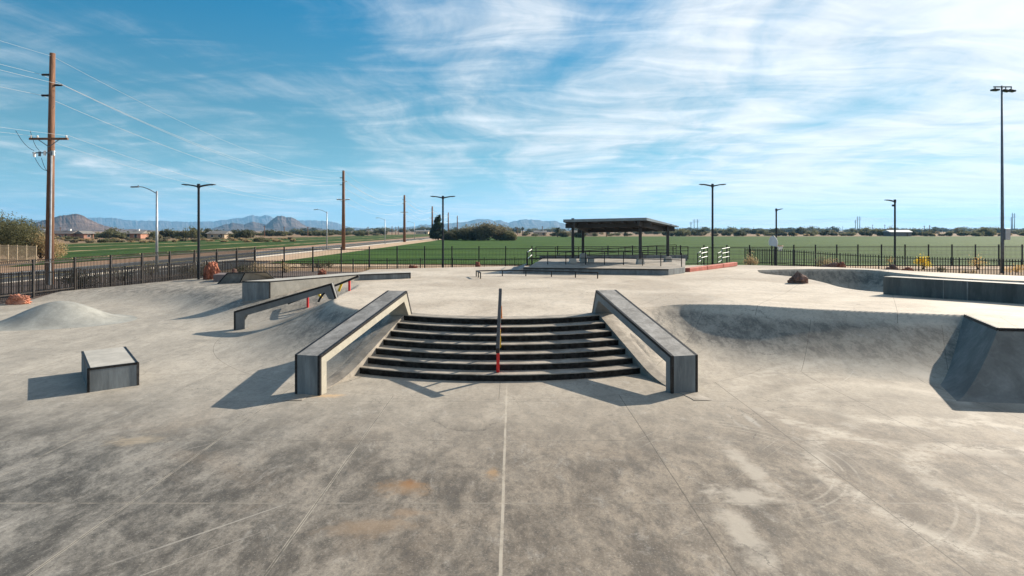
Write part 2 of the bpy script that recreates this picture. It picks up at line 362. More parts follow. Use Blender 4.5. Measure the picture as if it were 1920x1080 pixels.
    vm = t.new('ShaderNodeVectorMath', operation='MULTIPLY_ADD'); t.put(vm.inputs[0], wpv.outputs[1]); vm.inputs[1].default_value = (.9, .9, 0); t.put(vm.inputs[2], g)
    t.put(vo.inputs['Vector'], vm.outputs[0]); vo.inputs['Scale'].default_value = .42
    crk = t.m('MULTIPLY', t.step(vo.outputs[0], .0040, .0012), t.step(t.noise(g, .6, 4, .6), .50, .58))
    col = t.mix(t.m('MULTIPLY', crk, .6), col, (.05, .046, .042))
    # saw-cut control joints, 2.42 m grid; deck grid turned
    def gl(v, off, per, hw):
        f = t.m('ABSOLUTE', t.m('SUBTRACT', t.m('FRACT', t.m('ADD', t.m('DIVIDE', t.m('SUBTRACT', v, off), per), 0.5)), 0.5))
        return t.m('LESS_THAN', f, hw/per)
    wx = t.m('ADD', x, t.m('MULTIPLY_ADD', t.noise(g, .7, 2), .03, -.015))
    lowj = t.m('MAXIMUM', gl(wx, -.12, 2.45, .009), gl(y, 8.05, 2.40, .009))
    rr = t.m('SQRT', t.m('ADD', t.m('POWER', t.m('ADD', x, .3), 2.0), t.m('POWER', t.m('SUBTRACT', y, 22.65), 2.0)))
    inr = t.m('LESS_THAN', rr, 9.65)
    lowj = t.m('MULTIPLY', lowj, t.m('SUBTRACT', 1.0, inr))
    arcj = t.m('MULTIPLY', t.m('LESS_THAN', t.m('ABSOLUTE', t.m('SUBTRACT', rr, 9.65)), .006), t.m('LESS_THAN', z, .05))
    cenj = t.m('MULTIPLY', t.m('LESS_THAN', t.m('ABSOLUTE', t.m('ADD', x, .28)), .006), inr)
    lowm = t.m('MULTIPLY', t.m('MAXIMUM', lowj, t.m('MAXIMUM', arcj, cenj)), t.m('LESS_THAN', z, .06))
    gx, gy, gz = t.xyz(t.mapping(g, rot=(0, 0, R_(31))))
    upj = t.m('MULTIPLY', t.m('MAXIMUM', gl(gx, .4, 3.6, .008), gl(gy, .9, 3.6, .008)), t.m('GREATER_THAN', z, 1.05))
    bx = t.m('MULTIPLY', gl(gx, 1.4, 3.1, .007), t.m('MULTIPLY', t.m('GREATER_THAN', z, .06), t.m('LESS_THAN', z, 1.05)))
    lowm = t.m('MULTIPLY', lowm, t.m('SUBTRACT', 1.0, t.m('MULTIPLY', t.m('LESS_THAN', t.m('ABSOLUTE', t.m('ADD', x, .12)), .05), t.m('LESS_THAN', y, 14.0))))
    j = t.m('MAXIMUM', t.m('MAXIMUM', lowm, upj), bx)
    halo = t.m('MAXIMUM', t.m('MULTIPLY', gl(wx, -.12, 2.45, .020), t.step(x, 1.5, 0.5)), gl(y, 8.05, 2.40, .014))
    halo = t.m('MULTIPLY', t.m('MULTIPLY', halo, t.m('SUBTRACT', 1.0, inr)), t.m('MULTIPLY', t.m('LESS_THAN', z, .06), t.step(t.noise(g, 1.6, 5, .7), .36, .56)))
    col = t.mix(t.m('MULTIPLY', halo, .65), col, (.42, .38, .32))
    col = t.mix(t.m('MULTIPLY', j, .58), col, (.05, .046, .04))
    t.put(b.inputs['Base Color'], col)
    t.put(b.inputs['Roughness'], t.m('MULTIPLY_ADD', mid, .35, .55))
    h = t.m('ADD', t.m('MULTIPLY', mid, .8), t.m('ADD', t.m('MULTIPLY', fin, .25), t.m('MULTIPLY', grit, .06)))
    h = t.m('ADD', t.m('SUBTRACT', h, t.m('MULTIPLY', j, .6)), t.m('MULTIPLY', t.m('MULTIPLY', crust, fr), .5))
    bp = t.new('ShaderNodeBump'); bp.inputs['Strength'].default_value = .5; bp.inputs['Distance'].default_value = .014
    t.put(bp.inputs['Height'], h); t.put(b.inputs['Normal'], bp.outputs[0])
    return m
M['slab'] = slab_mat()

# ------------------------------------------------------------------ terrain of the skatepark
SC = (-.3, 22.65); RB, RT = 8.10, 5.58; RUN = .42; RISE = .16
LL, LT, MS = 4.05, 1.50, .339
def prof(d):
    d = np.maximum(d, 0)
    return np.where(d < LL-LT, DK-MS*d, np.where(d < LL, MS/(2*LT)*(LL-d)**2, 0.0))
def lift(x, d):
    return .18*np.clip((x-4.6)/2.6, 0, 1)*np.clip(1-(np.maximum(d, 0)-1.0)/5.5, 0, 1)
def prof2(d, x):
    w = np.clip((x-4.6)/2.6, 0, 1); w = w*w*(3-2*w); L_ = LL+(2.95-LL)*w; p = 2.05+(1.44-2.05)*w
    return (DK+.18*w)*np.clip(1-np.maximum(d, 0)/L_, 0, 1)**p
def seg_dist(x, y, poly, closed=True):
    best = np.full(x.shape, 1e9); n = len(poly)
    for i in range(n if closed else n-1):
        ax, ay = poly[i]; bx, by = poly[(i+1) % n]
        vx, vy = bx-ax, by-ay; L2 = vx*vx+vy*vy
        tt = np.clip(((x-ax)*vx+(y-ay)*vy)/L2, 0, 1)
        best = np.minimum(best, np.hypot(x-ax-tt*vx, y-ay-tt*vy))
    return best
def inside(x, y, poly):
    r = np.zeros(x.shape, bool); n = len(poly)
    for i in range(n):
        ax, ay = poly[i]; bx, by = poly[(i+1) % n]
        if ay == by: continue
        c = ((ay > y) != (by > y)) & (x < (bx-ax)*(y-ay)/(by-ay)+ax); r ^= c
    return r
def catmull(pts, n=6):
    out = []
    for i in range(len(pts)-1):
        p0 = pts[max(i-1, 0)]; p1 = pts[i]; p2 = pts[i+1]; p3 = pts[min(i+2, len(pts)-1)]
        for k in range(n):
            u = k/n
            out.append(tuple(.5*((2*b)+(-a+c)*u+(2*a-5*b+4*c-d)*u*u+(-a+3*b-3*c+d)*u**3) for a, b, c, d in zip(p0, p1, p2, p3)))
    out.append(tuple(pts[-1])); return out
arc = [(SC[0]+5.55*math.sin(a), SC[1]-5.55*math.cos(a)) for a in np.linspace(-R_(30), R_(30), 13)]
leftrim = catmull([(-8.2, 30.5), (-7.1, 28.2), (-6.7, 26), (-6.6, 24), (-6.4, 22.2), (-5.8, 20.4), (-4.6, 18.9), (-3.08, 17.85)], 5)
rightrim = catmull([(2.48, 17.85), (3.3, 18.7), (4.1, 19.45), (4.9, 19.8), (5.7, 19.8), (7.0, 18.95), (8.4, 18.0), (10.3, 17.2), (12.2, 16.55)], 6)
PLAT = leftrim[:-1]+arc[1:-1]+rightrim+[(12.6, 15.6), (14, 14.7), (60, 11), (60, 60), (-9, 60), (-9, 34)]
BOWL = catmull([(15.2, 38.0), (19, 39.0), (22.1, 38.3), (22.3, 34.9), (22.9, 31.8), (25.2, 29.6), (30, 27), (29, 22.5), (24, 20.8), (19.5, 21.6), (16.2, 23.2), (14.5, 24.6), (14.2, 26.4), (14.7, 29), (15.0, 32.1), (14.3, 35), (15.2, 38.0)], 5)[:-1]
def smooth01(t): t = np.clip(t, 0, 1); return t*t*(3-2*t)
def zraw(x, y):
    x = np.asarray(x, float); y = np.asarray(y, float)
    ins = inside(x, y, PLAT)
    dp = seg_dist(x, y, PLAT); hwf = np.interp(y, [13.0, 15.3, 18.0, 20], [4.12, 3.52, 2.80, 2.27])
    wq = np.clip((np.abs(x-SC[0])-hwf-.55)/1.1, 0, 1)
    z = np.where(ins, DK+lift(x, dp), prof(dp)*(1-wq)+prof2(dp, x)*wq)
    z = np.where(~ins & (np.abs(x-SC[0]) < hwf+.13) & (y < 18.1), 0.0, z)
    # gentle rise of the floor toward the north west
    y0 = np.interp(x, [-30, -17, -11, -7], [31, 30, 23.2, 23.2]); cap = np.interp(x, [-25, -18, -13, -9.5, -7], [.35, .55, .72, .95, DK])
    s = (y-y0)*.26; z2 = cap*smooth01(s/(cap*1.35)+.12)*(s > -1)
    z2 = np.where(y > y0-2, z2, 0)
    z = np.maximum(z, z2)
    # room for the bowl shell
    ib = inside(x, y, BOWL) | (seg_dist(x, y, BOWL) < .16)
    z = np.where(ib, -.25, z)
    # under the stairs
    rr = np.hypot(x-SC[0], y-SC[1]); hw = hwf
    st = (rr < RB-.05) & (rr > RT-.25) & (np.abs(x-SC[0]) < hw-.05) & (y < 19)
    z = np.where(st, -.02, z)
    return z
XL = lambda v: np.interp(v, [0, .55, .72, .80, .88, 1.0], [-34, -31, -25.6, -23.8, -22.2, -20.3])
YF = lambda x: np.interp(x, [-34, -20.3, -16.5, -14.0, -11.4, -6.6, 0, 12, 16.6, 20, 22.8, 25, 28, 40], [41, 40.2, 38.6, 37.2, 37.2, 39.8, 42.2, 43.5, 43.5, 42, 39.8, 36, 32.9, 28])
def graded(a, b, lo, hi, fine, coarse):
    o = [a]
    while o[-1] < b:
        q = o[-1]; o.append(q+(fine if lo <= q <= hi else min(coarse, fine+.12*max(lo-q, q-hi))))
    return (np.array(o)-a)/(o[-1]-a)
u = graded(-29, 40, -12, 14.5, .055, .22); v = graded(-3, 42, 12.6, 23, .055, .16)
NU, NV = len(u), len(v)
U, V = np.meshgrid(u, v)
X = XL(V)+U*(40-XL(V)); Y = -3+V*(YF(X)+3)
Z = zraw(X, Y)
wgt = (np.clip(1.25-np.hypot((X-6.2)/1.9, (Y-16.6)/2.4), 0, 1)*np.clip((1.0-Z)*4, 0, 1))[1:-1, 1:-1]
Z0 = Z.copy()
for _ in range(200):
    A = (Z[:-2, 1:-1]+Z[2:, 1:-1]+Z[1:-1, :-2]+Z[1:-1, 2:])/4
    Z[1:-1, 1:-1] += (A-Z[1:-1, 1:-1])*np.clip(wgt*2, 0, .9)
wl = (np.clip((Y-22.5)/2, 0, 1)*np.clip((-8.8-X)/2, 0, 1))[1:-1, 1:-1]
for _ in range(40):
    A = (Z[:-2, 1:-1]+Z[2:, 1:-1]+Z[1:-1, :-2]+Z[1:-1, 2:])/4
    Z[1:-1, 1:-1] += (A-Z[1:-1, 1:-1])*wl*.9
def zt(x, y): return float(zraw(np.array([x]), np.array([y]))[0])
verts = np.stack([X, Y, Z], -1).reshape(-1, 3)
idx = np.arange(NU*NV).reshape(NV, NU)
faces = np.stack([idx[:-1, :-1], idx[:-1, 1:], idx[1:, 1:], idx[1:, :-1]], -1).reshape(-1, 4)
vl = [tuple(p) for p in verts.tolist()]; fl = [tuple(f) for f in faces.tolist()]
edge = [idx[i, 0] for i in range(NV)]+[idx[NV-1, k] for k in range(1, NU)]
base = len(vl)
for e in edge: vl.append((vl[e][0], vl[e][1], -.45))
for i in range(len(edge)-1): fl.append((edge[i], edge[i+1], base+i+1, base+i))
me = bpy.data.meshes.new('skatepark_floor'); me.from_pydata(vl, [], fl); me.materials.append(M['slab'])
ns = len(faces); sm = [True]*ns+[False]*(len(fl)-ns); me.polygons.foreach_set('use_smooth', sm)
me.set_sharp_from_angle(angle=R_(14)) if hasattr(me, 'set_sharp_from_angle') else None
floor = bpy.data.objects.new('skatepark_floor', me); COL.objects.link(floor); tag(floor, kind='structure')
# gravel strip round the slab
outl = [(vl[e][0], vl[e][1], vl[e][2]) for e in edge[::6]]
gb = MB(); n = len(outl); gv = []
for i, (x, y, z) in enumerate(outl):
    a = Vector(outl[max(i-1, 0)][:2]); b_ = Vector(outl[min(i+1, n-1)][:2]); t_ = (b_-a).normalized(); nn = Vector((-t_.y, t_.x))
    zi = min(.22, z-.05)
    ang = nn
    for dist, zz_ in ((-.12, zi), (.6, zi), (3, .2), (9, .18), (15, -.03)):
        gv.append((x+nn.x*dist, y+nn.y*dist, zz_))
gf = [(i*5+k, i*5+k+1, (i+1)*5+k+1, (i+1)*5+k) for i in range(n-1) for k in range(4)]
gb.add(gv, gf); M['gravel'] = gravel_mat()
o = gb.build('gravel_bed', M['gravel'], smooth=True); tag(o, kind='structure')

def sheet(name, poly, z, m):
    s = MB(); s.add([(x, y, z) for x, y in poly], [tuple(range(len(poly)))]); o = s.build(name, m, recalc=False)
    if o.data.polygons[0].normal.z < 0: o.data.flip_normals()
    return tag(o, kind='structure')
sheet('ground', [(-16000, -2000), (16000, -2000), (16000, 16000), (-16000, 16000)], -.10, ground_mat())
M['field'] = field_mat('green_field', (.022, .066, .008), (.070, .128, .020), 'x', 16)
M['field2'] = field_mat('striped_field', (.022, .055, .010), (.058, .100, .022), 'y', 11, bare=19.5)
sheet('field', [(-27, 68), (14, 63.5), (420, 63), (700, 372), (-4, 368), (-27, 240)], -.02, M['field'])
sheet('field', [(-49.5, 60), (-49.5, 900), (-103, 457), (-107, 343), (-114, 274), (-121, 235), (-122, 190), (-119, 158), (-58, 78)], -.02, M['field2'])
M['dirt'] = mat('tan_dirt', (.42, .30, .20), .95, 0, .25, .6, .4, 3)
M['dirt2'] = mat('red_dirt', (.30, .19, .12), .95, 0, .3, .4, .4, 3)
M['asph'] = mat('asphalt', (.060, .062, .066), .9, 0, .18, .4, .3, 20)
M['cpath'] = mat('path_concrete', (.40, .37, .33), .9, 0, .15, .8)
sheet('dirt_verge', [(-36.5, 20), (-27, 20), (-27, 500), (-36.5, 500)], -.06, M['dirt'])
sheet('dirt_verge', [(-49.5, 20), (-42.5, 20), (-42.5, 500), (-49.5, 500)], -.06, M['dirt2'])
sheet('road', [(-43.2, -20), (-34.2, -20), (-35.5, 520), (-44.0, 520)], -.045, M['asph'])
sheet('dirt_track', [(-27, 60.5), (60, 56.5), (60, 61), (14, 62.6), (-27, 66)], -.05, M['dirt'])
sheet('sidewalk', [(-33.9, -20), (-33.3, -20), (-34.5, 520), (-35.1, 520)], -.035, M['cpath'])
sheet('parking_apron', [(-33.2, 12), (-27.3, 12), (-26.2, 52), (-27.5, 70), (-33.6, 76)], -.034, M['asph'])
sheet('kerb_strip', [(-31.6, 12), (-31.25, 12), (-31.0, 66), (-31.35, 66)], -.028, M['cpath'])
kb = MB()
kb.add([(-34.2, -20, -.05), (-34.2, -20, .07), (-34.02, -20, .07), (-34.02, -20, -.05), (-35.5, 520, -.05), (-35.5, 520, .07), (-35.3, 520, .07), (-35.3, 520, -.05)],
       [(0, 1, 5, 4), (1, 2, 6, 5), (2, 3, 7, 6)])
tag(kb.build('kerb', M['cpath']), kind='structure')
mk = MB()
for xx, wd in ((-38.75, .12), (-38.45, .12)): mk.add([(xx, -20, -.037), (xx+wd, -20, -.037), (xx+wd-.9, 520, -.037), (xx-.9, 520, -.037)], [(0, 1, 2, 3)])
tag(mk.build('road_markings', mat('yellow_line', (.55, .42, .12), .8)), kind='structure')
mk = MB()
for xx, wd in ((-35.3, .16), (-42.6, .16)): mk.add([(xx, -20, -.036), (xx+wd, -20, -.036), (xx+wd-1.1, 520, -.036), (xx-1.1, 520, -.036)], [(0, 1, 2, 3)])
tag(mk.build('road_markings', mat('white_line', (.6, .6, .58), .8)), kind='structure')

# ------------------------------------------------------------------ mountains
def ridge(name, prof_px, D, depth, m, seed, rough=.35, base=-3):
    xs = [p[0] for p in prof_px]; ys = [p[1] for p in prof_px]
    nx = int((xs[-1]-xs[0])*1.2)+20; ny = 35
    px = np.linspace(xs[0], xs[-1], nx); rj = np.random.default_rng(seed+100); jit = np.interp(px, np.linspace(xs[0], xs[-1], nx//5), rj.normal(0, .55, nx//5))+np.interp(px, np.linspace(xs[0], xs[-1], nx//2), rj.normal(0, .28, nx//2))
    jit = .75*jit*np.clip((HZ-np.interp(px, xs, ys))/12, 0, 1); top = (HZ-np.interp(px, xs, ys)+jit)*D/F+CAMZ
    r = np.random.default_rng(seed)
    def nz(x, y, sc):
        v = 0
        for o in range(5):
            a = r.uniform(0, 6.28, 3); k = sc*1.9**o
            v = v+np.abs(np.sin(x*k+a[0]+1.7*np.sin(y*k*.7+a[1])))*(.55**o)
        return v/2.2
    Xw = (px-CX)/F*D; tt = np.linspace(-1, 1, ny)
    XX, TT = np.meshgrid(Xw, tt)
    sp = np.maximum(0, 1-np.abs(TT))
    N1 = .55*nz(XX/D*90, TT*1.4, 1.0)+.42*nz(XX/D*200+TT*2.2, TT*1.0, 1.0)
    H = top[None, :]*(sp**.85)*(1-rough*N1*(np.abs(TT) > .02)*(1-sp*.55))
    H = np.where(sp == 0, base, H)
    YY = D+TT*depth
    XS = XX*(YY/D)
    vs = np.stack([XS, YY, H], -1).reshape(-1, 3); ii = np.arange(nx*ny).reshape(ny, nx)
    fs = np.stack([ii[:-1, :-1], ii[:-1, 1:], ii[1:, 1:], ii[1:, :-1]], -1).reshape(-1, 4)
    s = MB(); s.v = [tuple(p) for p in vs.tolist()]; s.f = [tuple(f) for f in fs.tolist()]; s.mi = [0]*len(s.f)
    return tag(s.build(name, m, recalc=False), kind='structure')
def hill_mat(name, a, b_, sc_):
    m = bpy.data.materials.new(name); m.use_nodes = True; t = NT(m.node_tree); b = t.n['Principled BSDF']
    b.inputs['Roughness'].default_value = .95; b.inputs['Specular IOR Level'].default_value = .1
    g = t.new('ShaderNodeTexCoord').outputs['Object']; n = t.noise(g, sc_, 9, .72, .4)
    t.put(b.inputs['Base Color'], t.mix(t.step(n, .35, .65), a, b_))
    bp = t.new('ShaderNodeBump'); bp.inputs['Strength'].default_value = .9; bp.inputs['Distance'].default_value = 12
    t.put(bp.inputs['Height'], n); t.put(b.inputs['Normal'], bp.outputs[0]); return m
M['hill'] = hill_mat('brown_hill', (.085, .058, .048), (.18, .125, .10), .012)
M['mtn'] = hill_mat('rocky_mountain', (.045, .036, .036), (.135, .105, .095), .006)
ridge('hill', [(20, 432), (46.7, 426), (65, 418), (85.6, 412), (109, 405.4), (124.5, 402.8), (145, 401), (155.6, 404), (166, 410.6), (186.7, 419.6), (207.5, 426), (233, 430), (250, 429.5), (275, 431), (300, 433)], 2600, 420, M['hill'], 3, .22)
ridge('mountain', [(385, 433), (400, 428), (422, 421), (435.5, 417.8), (458, 420), (469, 416.7), (478, 416), (489, 419), (499, 421), (509, 413), (520, 404.5), (526.7, 405), (537.8, 406.7), (546.7, 407.8), (555.5, 411), (564, 417.8), (575.5, 424.4), (593, 426.7), (611, 430), (640, 433)], 4200, 700, M['mtn'], 5, .38)
ridge('mountain', [(-260, 412), (-120, 409), (0, 411), (60, 413), (120, 411), (180, 408), (215, 409), (240, 413), (300, 414), (350, 416), (400, 415.5), (413, 413), (455.5, 408), (466, 405.5), (473, 403.3), (481, 405), (489, 405.8), (495.5, 403.3), (505, 404.5), (513, 409), (530, 412), (564, 413), (593, 413.8), (622, 415.5), (635.5, 420), (662, 427.8), (680, 431), (720, 433)], 10500, 1500, M['mtn'], 11, .40)
ridge('mountain', [(640, 430), (666.7, 426.7), (689, 427.8), (733, 426.7), (766.7, 425.6), (780, 424), (792, 421), (809, 422), (842, 419), (874, 416), (894.6, 410.8), (915, 410.8), (930, 414), (938, 413), (953, 417.5), (967.5, 414), (980, 411.5), (994.6, 412), (1009, 412.5), (1019.6, 414.6), (1042.5, 414), (1051, 418), (1067.5, 421), (1100, 427), (1140, 430), (1180, 432.5)], 9000, 1400, M['mtn'], 17, .42)
ridge('mountain', [(1180, 432), (1230, 429.5), (1260, 427.5), (1290, 428.5), (1306, 427), (1330, 430), (1352, 429), (1359, 428), (1368.5, 425.7), (1379.6, 427), (1387, 430), (1430, 430), (1468, 427.6), (1483, 426.7), (1498, 427.6), (1516, 429.4), (1560, 430.5), (1640, 430), (1760, 430.5), (1880, 429.5), (2100, 430.5), (2200, 432)], 11000, 1100, M['mtn'], 23, .35)

# ------------------------------------------------------------------ stairs
def side_x(y, s, off=0):
    hw = np.interp(y, [13.0, 15.3, 18.0, 20], [3.52+.6, 3.52, 2.80, 2.27]); return SC[0]+s*(float(hw)+off)
def arc_pts(Rr, n=40, off=0.0):
    """arc of radius Rr clipped by the side lines"""
    out = []
    lim = []
    for s in (-1, 1):
        lo, hi = 0, R_(60)
        for _ in range(40):
            a = (lo+hi)/2; x = SC[0]+s*Rr*math.sin(a); y = SC[1]-Rr*math.cos(a)
            if abs(x-SC[0]) < abs(side_x(y, s, off)-SC[0]): lo = a
            else: hi = a
        lim.append(s*lo)
    for k in range(n+1):
        a = lim[0]+(lim[1]-lim[0])*k/n; out.append((SC[0]+Rr*math.sin(a), SC[1]-Rr*math.cos(a)))
    return out
st = thing('concrete_stairs', 'wide curved flight of seven steps with black risers between the two big kinked ledges', 'stairs', (SC[0], 15, 0))
def rel(pts, o): return [(p[0]-o.location.x, p[1]-o.location.y, p[2]-o.location.z) for p in pts]
for k in range(7):
    z1 = RISE*(k+1); Rk = RB-RUN*k; s = MB()
    fr_ = arc_pts(Rk); bk = arc_pts(Rk-(RUN+.06 if k < 6 else .5))
    z0 = RISE*k-.03
    if k == 6: z1 = DK+.003
    nn = len(fr_)
    vs = [(x, y, z1) for x, y in fr_]+[(x, y, z1) for x, y in bk]+[(x, y, z0) for x, y in fr_]+[(x, y, z0) for x, y in bk]
    fs = []
    for i in range(nn-1):
        fs += [(i, i+1, nn+i+1, nn+i), (2*nn+i, 2*nn+i+1, i+1, i), (nn+i, nn+i+1, 3*nn+i+1, 3*nn+i)]
    fs += [(0, nn, 3*nn, 2*nn), (nn-1, 2*nn-1, 4*nn-1, 3*nn-1)]
    s.add(rel(vs, st), fs); step = s.build('step', M['tread'], st)
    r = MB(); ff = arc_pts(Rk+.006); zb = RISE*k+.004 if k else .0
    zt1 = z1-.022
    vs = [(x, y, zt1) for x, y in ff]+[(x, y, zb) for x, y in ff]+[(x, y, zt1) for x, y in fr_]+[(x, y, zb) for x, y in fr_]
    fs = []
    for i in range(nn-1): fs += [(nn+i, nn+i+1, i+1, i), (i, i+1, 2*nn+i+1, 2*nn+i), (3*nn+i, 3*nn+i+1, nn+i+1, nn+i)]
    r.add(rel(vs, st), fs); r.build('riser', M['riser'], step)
# cheek banks either side of the flight
for s_ in (-1, 1):
    c = MB(); rows = 60; vs = []; offs = (0, 0, .06, .30, .62)
    for i in range(rows+1):
        y = 12.9+(18.35-12.9)*i/rows
        for q, of in enumerate(offs):
            x = side_x(y, s_, of)
            z = float(prof(np.array([math.hypot(x-SC[0], y-SC[1])-5.55]))[0])+.010 if q else -.05
            if q and of > .5: z -= .03
            vs.append((x, y, z))
    fs = [(i*5+k, i*5+k+1, (i+1)*5+k+1, (i+1)*5+k) for i in range(rows) for k in range(4)]
    c.add(rel(vs, st), fs); o = c.build('cheek_bank', M['tread'], st, smooth=False)

# ------------------------------------------------------------------ kinked beam ledges
def hubba(name, label, org, d, width, side, L, z0, z1, foot, thick=.24, leg=.27, group=None, mats=None, farleg=.22, zfar=DK, near_z=-.02, copers=(0, 1)):
    """arch shaped ledge: origin at the near corner, d = unit plan direction, width toward `side` normal"""
    d = Vector((d[0], d[1], 0)).normalized(); nrm = Vector((d.y, -d.x, 0))*side
    t = thing(name, label, 'skate ledge', (org[0], org[1], 0), 0, group)
    P3 = lambda s, z, w_=0: d*s+nrm*w_+Vector((0, 0, z))
    sl = (z1-z0)/L
    outer = [(0, near_z), (0, z0), (L, z1), (L+foot, zfar-.03)]
    inner = [(L+foot-farleg, zfar-.03), (L-farleg*.9, z1-thick-sl*farleg*.9), (leg, z0+sl*leg-thick), (leg, near_z)]
    s = MB(); poly = outer+inner; n_ = len(poly)
    vs = [P3(a, z, 0) for a, z in poly]+[P3(a, z, width) for a, z in poly]
    s.add(vs, [tuple(range(n_)), tuple(range(2*n_-1, n_-1, -1))])
    s.mi[-2:] = [1, 1]
    for i in range(n_):
        j = (i+1) % n_; s.add([vs[i], vs[j], vs[n_+j], vs[n_+i]], [(0, 1, 2, 3)]); s.mi[-1] = 2 if i in (0,) else (0 if i == 1 else 1)
    # weld duplicates through remove doubles
    o = s.build('beam', mats or [M['hub'], M['hub_side'], M['hub_end']], t, recalc=False)
    bm = bmesh.new(); bm.from_mesh(o.data); bmesh.ops.remove_doubles(bm, verts=bm.verts, dist=1e-4); bmesh.ops.recalc_face_normals(bm, faces=bm.faces)
    bmesh.ops.triangulate(bm, faces=[f for f in bm.faces if len(f.verts) > 4]); bm.to_mesh(o.data); bm.free()
    e = .06
    for w_ in ([0] if 0 in copers else [])+([1] if 1 in copers else []):
        c = MB(); ww = -.004 if w_ == 0 else width-e+.004
        path = [(0, near_z), (0, z0), (L, z1), (L+foot, zfar)]
        for i in range(3):
            (a, za), (b, zb) = path[i], path[i+1]
            dv = Vector((b-a, zb-za)).normalized(); nv = Vector((-dv.y, dv.x))
            o1 = nv*.004; i1 = -nv*e
            q = [(a+o1.x, za+o1.y), (b+o1.x, zb+o1.y), (b+i1.x, zb+i1.y), (a+i1.x, za+i1.y)]
            if i == 0: q = [(-.004, near_z), (-.004, z0+.004), (e, z0+.004), (e, near_z)]
            c.prism([P3(x_, y_, ww) for x_, y_ in q], nrm*e)
        c.build('steel_edge', M['steel'], t)
    return t
hL = hubba('kinked_ledge', 'big kinked concrete ledge left of the stairs, black steel edges and cream inner side', (-4.16, 13.28), (.248, .969), .61, -1, 4.56, .86, 1.83, .36, group='kinked ledges beside the stairs')
hR = hubba('kinked_ledge', 'big kinked concrete ledge right of the stairs with a dark grey end face', (3.50, 13.45), (-.22, .975), .63, 1, 4.70, .82, 1.82, .33, group='kinked ledges beside the stairs',
           mats=[M['hub'], concrete('ledge_side_grey', (.25, .255, .25), (1, 1, 1), .8, 1.15, bump=.3), M['hub_end']])
h2 = hubba('kinked_ledge', 'slim dark kinked ledge down the left bank beside the long rail', (-9.93, 21.9), (1, .07), .34, -1, 3.42, .685, 1.67, .17, thick=.27, leg=.38, farleg=.26,
           mats=[M['hub'], concrete('ledge_side_dark', (.15, .155, .155), (1, 1, 1), .75, 1.2, bump=.3), M['hub_side']])

# ------------------------------------------------------------------ rails
def railing(name, label, pts, posts, w_, h_, group=None, m='steel'):
    """pts: rail polyline; posts: list of (top point, base point, width, material)"""
    t = thing(name, label, 'skate rail', tuple(Vector(pts[0]).xy)+(0,), 0, group); O = t.location
    s = MB()
    for a, b in zip(pts[:-1], pts[1:]): s.bar(Vector(a)-O, Vector(b)-O, w_, h_)
    s.build('rail', M[m], t, bevel=.006)
    for tp, bs, wd, mm in posts:
        p = MB(); p.bar(Vector(tp)-O, Vector(bs)-O, wd, wd); p.build('post', M[mm], t, bevel=.004)
    return t
rx = -.33
railing('stair_rail', 'black centre rail down the seven stairs with a red front post', [(rx-.01, 17.75, 1.80), (rx, 17.5, 1.86), (rx, 14.15, .80)],
        [((rx, 14.5, .87), (rx-.01, 14.80, .15), .075, 'red'), ((rx+.02, 15.25, 1.1), (rx+.02, 15.95, .46), .055, 'yellow'), ((rx, 16.3, 1.44), (rx, 16.3, .62), .06, 'red'),
         ((rx+.03, 16.6, 1.52), (rx+.03, 17.25, 1.11), .055, 'orange'), ((rx, 17.5, 1.84), (rx, 17.5, DK), .06, 'steel')], .085, .13)
Yr = 25.0
def xa(px, Y=Yr): return (px-CX)/F*Y
def za(py, Y=Yr): return CAMZ-(py-HZ)*Y/F
xp1, xp2 = xa(577), xa(655)
railing('bank_rail', 'long dark rail on red and yellow posts behind the slim kinked ledge', [(xa(540), Yr, za(569)), (xa(640), Yr, za(531)), (xa(673), Yr, za(517.5))],
        [((xp1, Yr, za(556)), (xp1, Yr, zt(xp1, Yr)-.02), .08, 'red'), ((xp2, Yr, za(524)), (xp2, Yr, DK-.02), .08, 'red'),
         ((xa(641), Yr, za(531)), (xa(635), Yr, DK-.02), .085, 'yellow'), ((xa(596), Yr, za(549)), (xa(603), Yr, za(559)), .085, 'yellow')], .10, .085)
cr = MB(); pts = []
for k in range(13):
    a = k/12; pts.append((xa(597+25*a, 24.6), 24.6, za(566-24*math.sin(a*math.pi/2)**.8, 24.6)))
t = thing('curved_rail', 'short black curved rail arching under the slim kinked ledge', 'skate rail', (pts[0][0], 24.6, .6)); 
cr.tube([Vector(p)-t.location for p in pts], .045, 8); cr.build('rail', M['steel'], t)
# flat bar
Hh = .30
def B(px, py): return PX(px, py, DK)
fb = [B(901, 522.5), B(893, 518.5), B(942, 517.5), B(986, 517.8), B(1034, 519), B(1079, 520.5), B(1122, 522.3)]
railing('flat_bar', 'long low black flat bar with square posts on the pale upper deck', [p+Vector((0, 0, Hh)) for p in fb],
        [(p+Vector((0, 0, Hh)), p-Vector((0, 0, .01)), .055, 'steel') for p in (fb[0], fb[0].lerp(fb[1], .5), *fb[1:-1], fb[-1]+Vector((-.04, 0, 0)))], .06, .06)

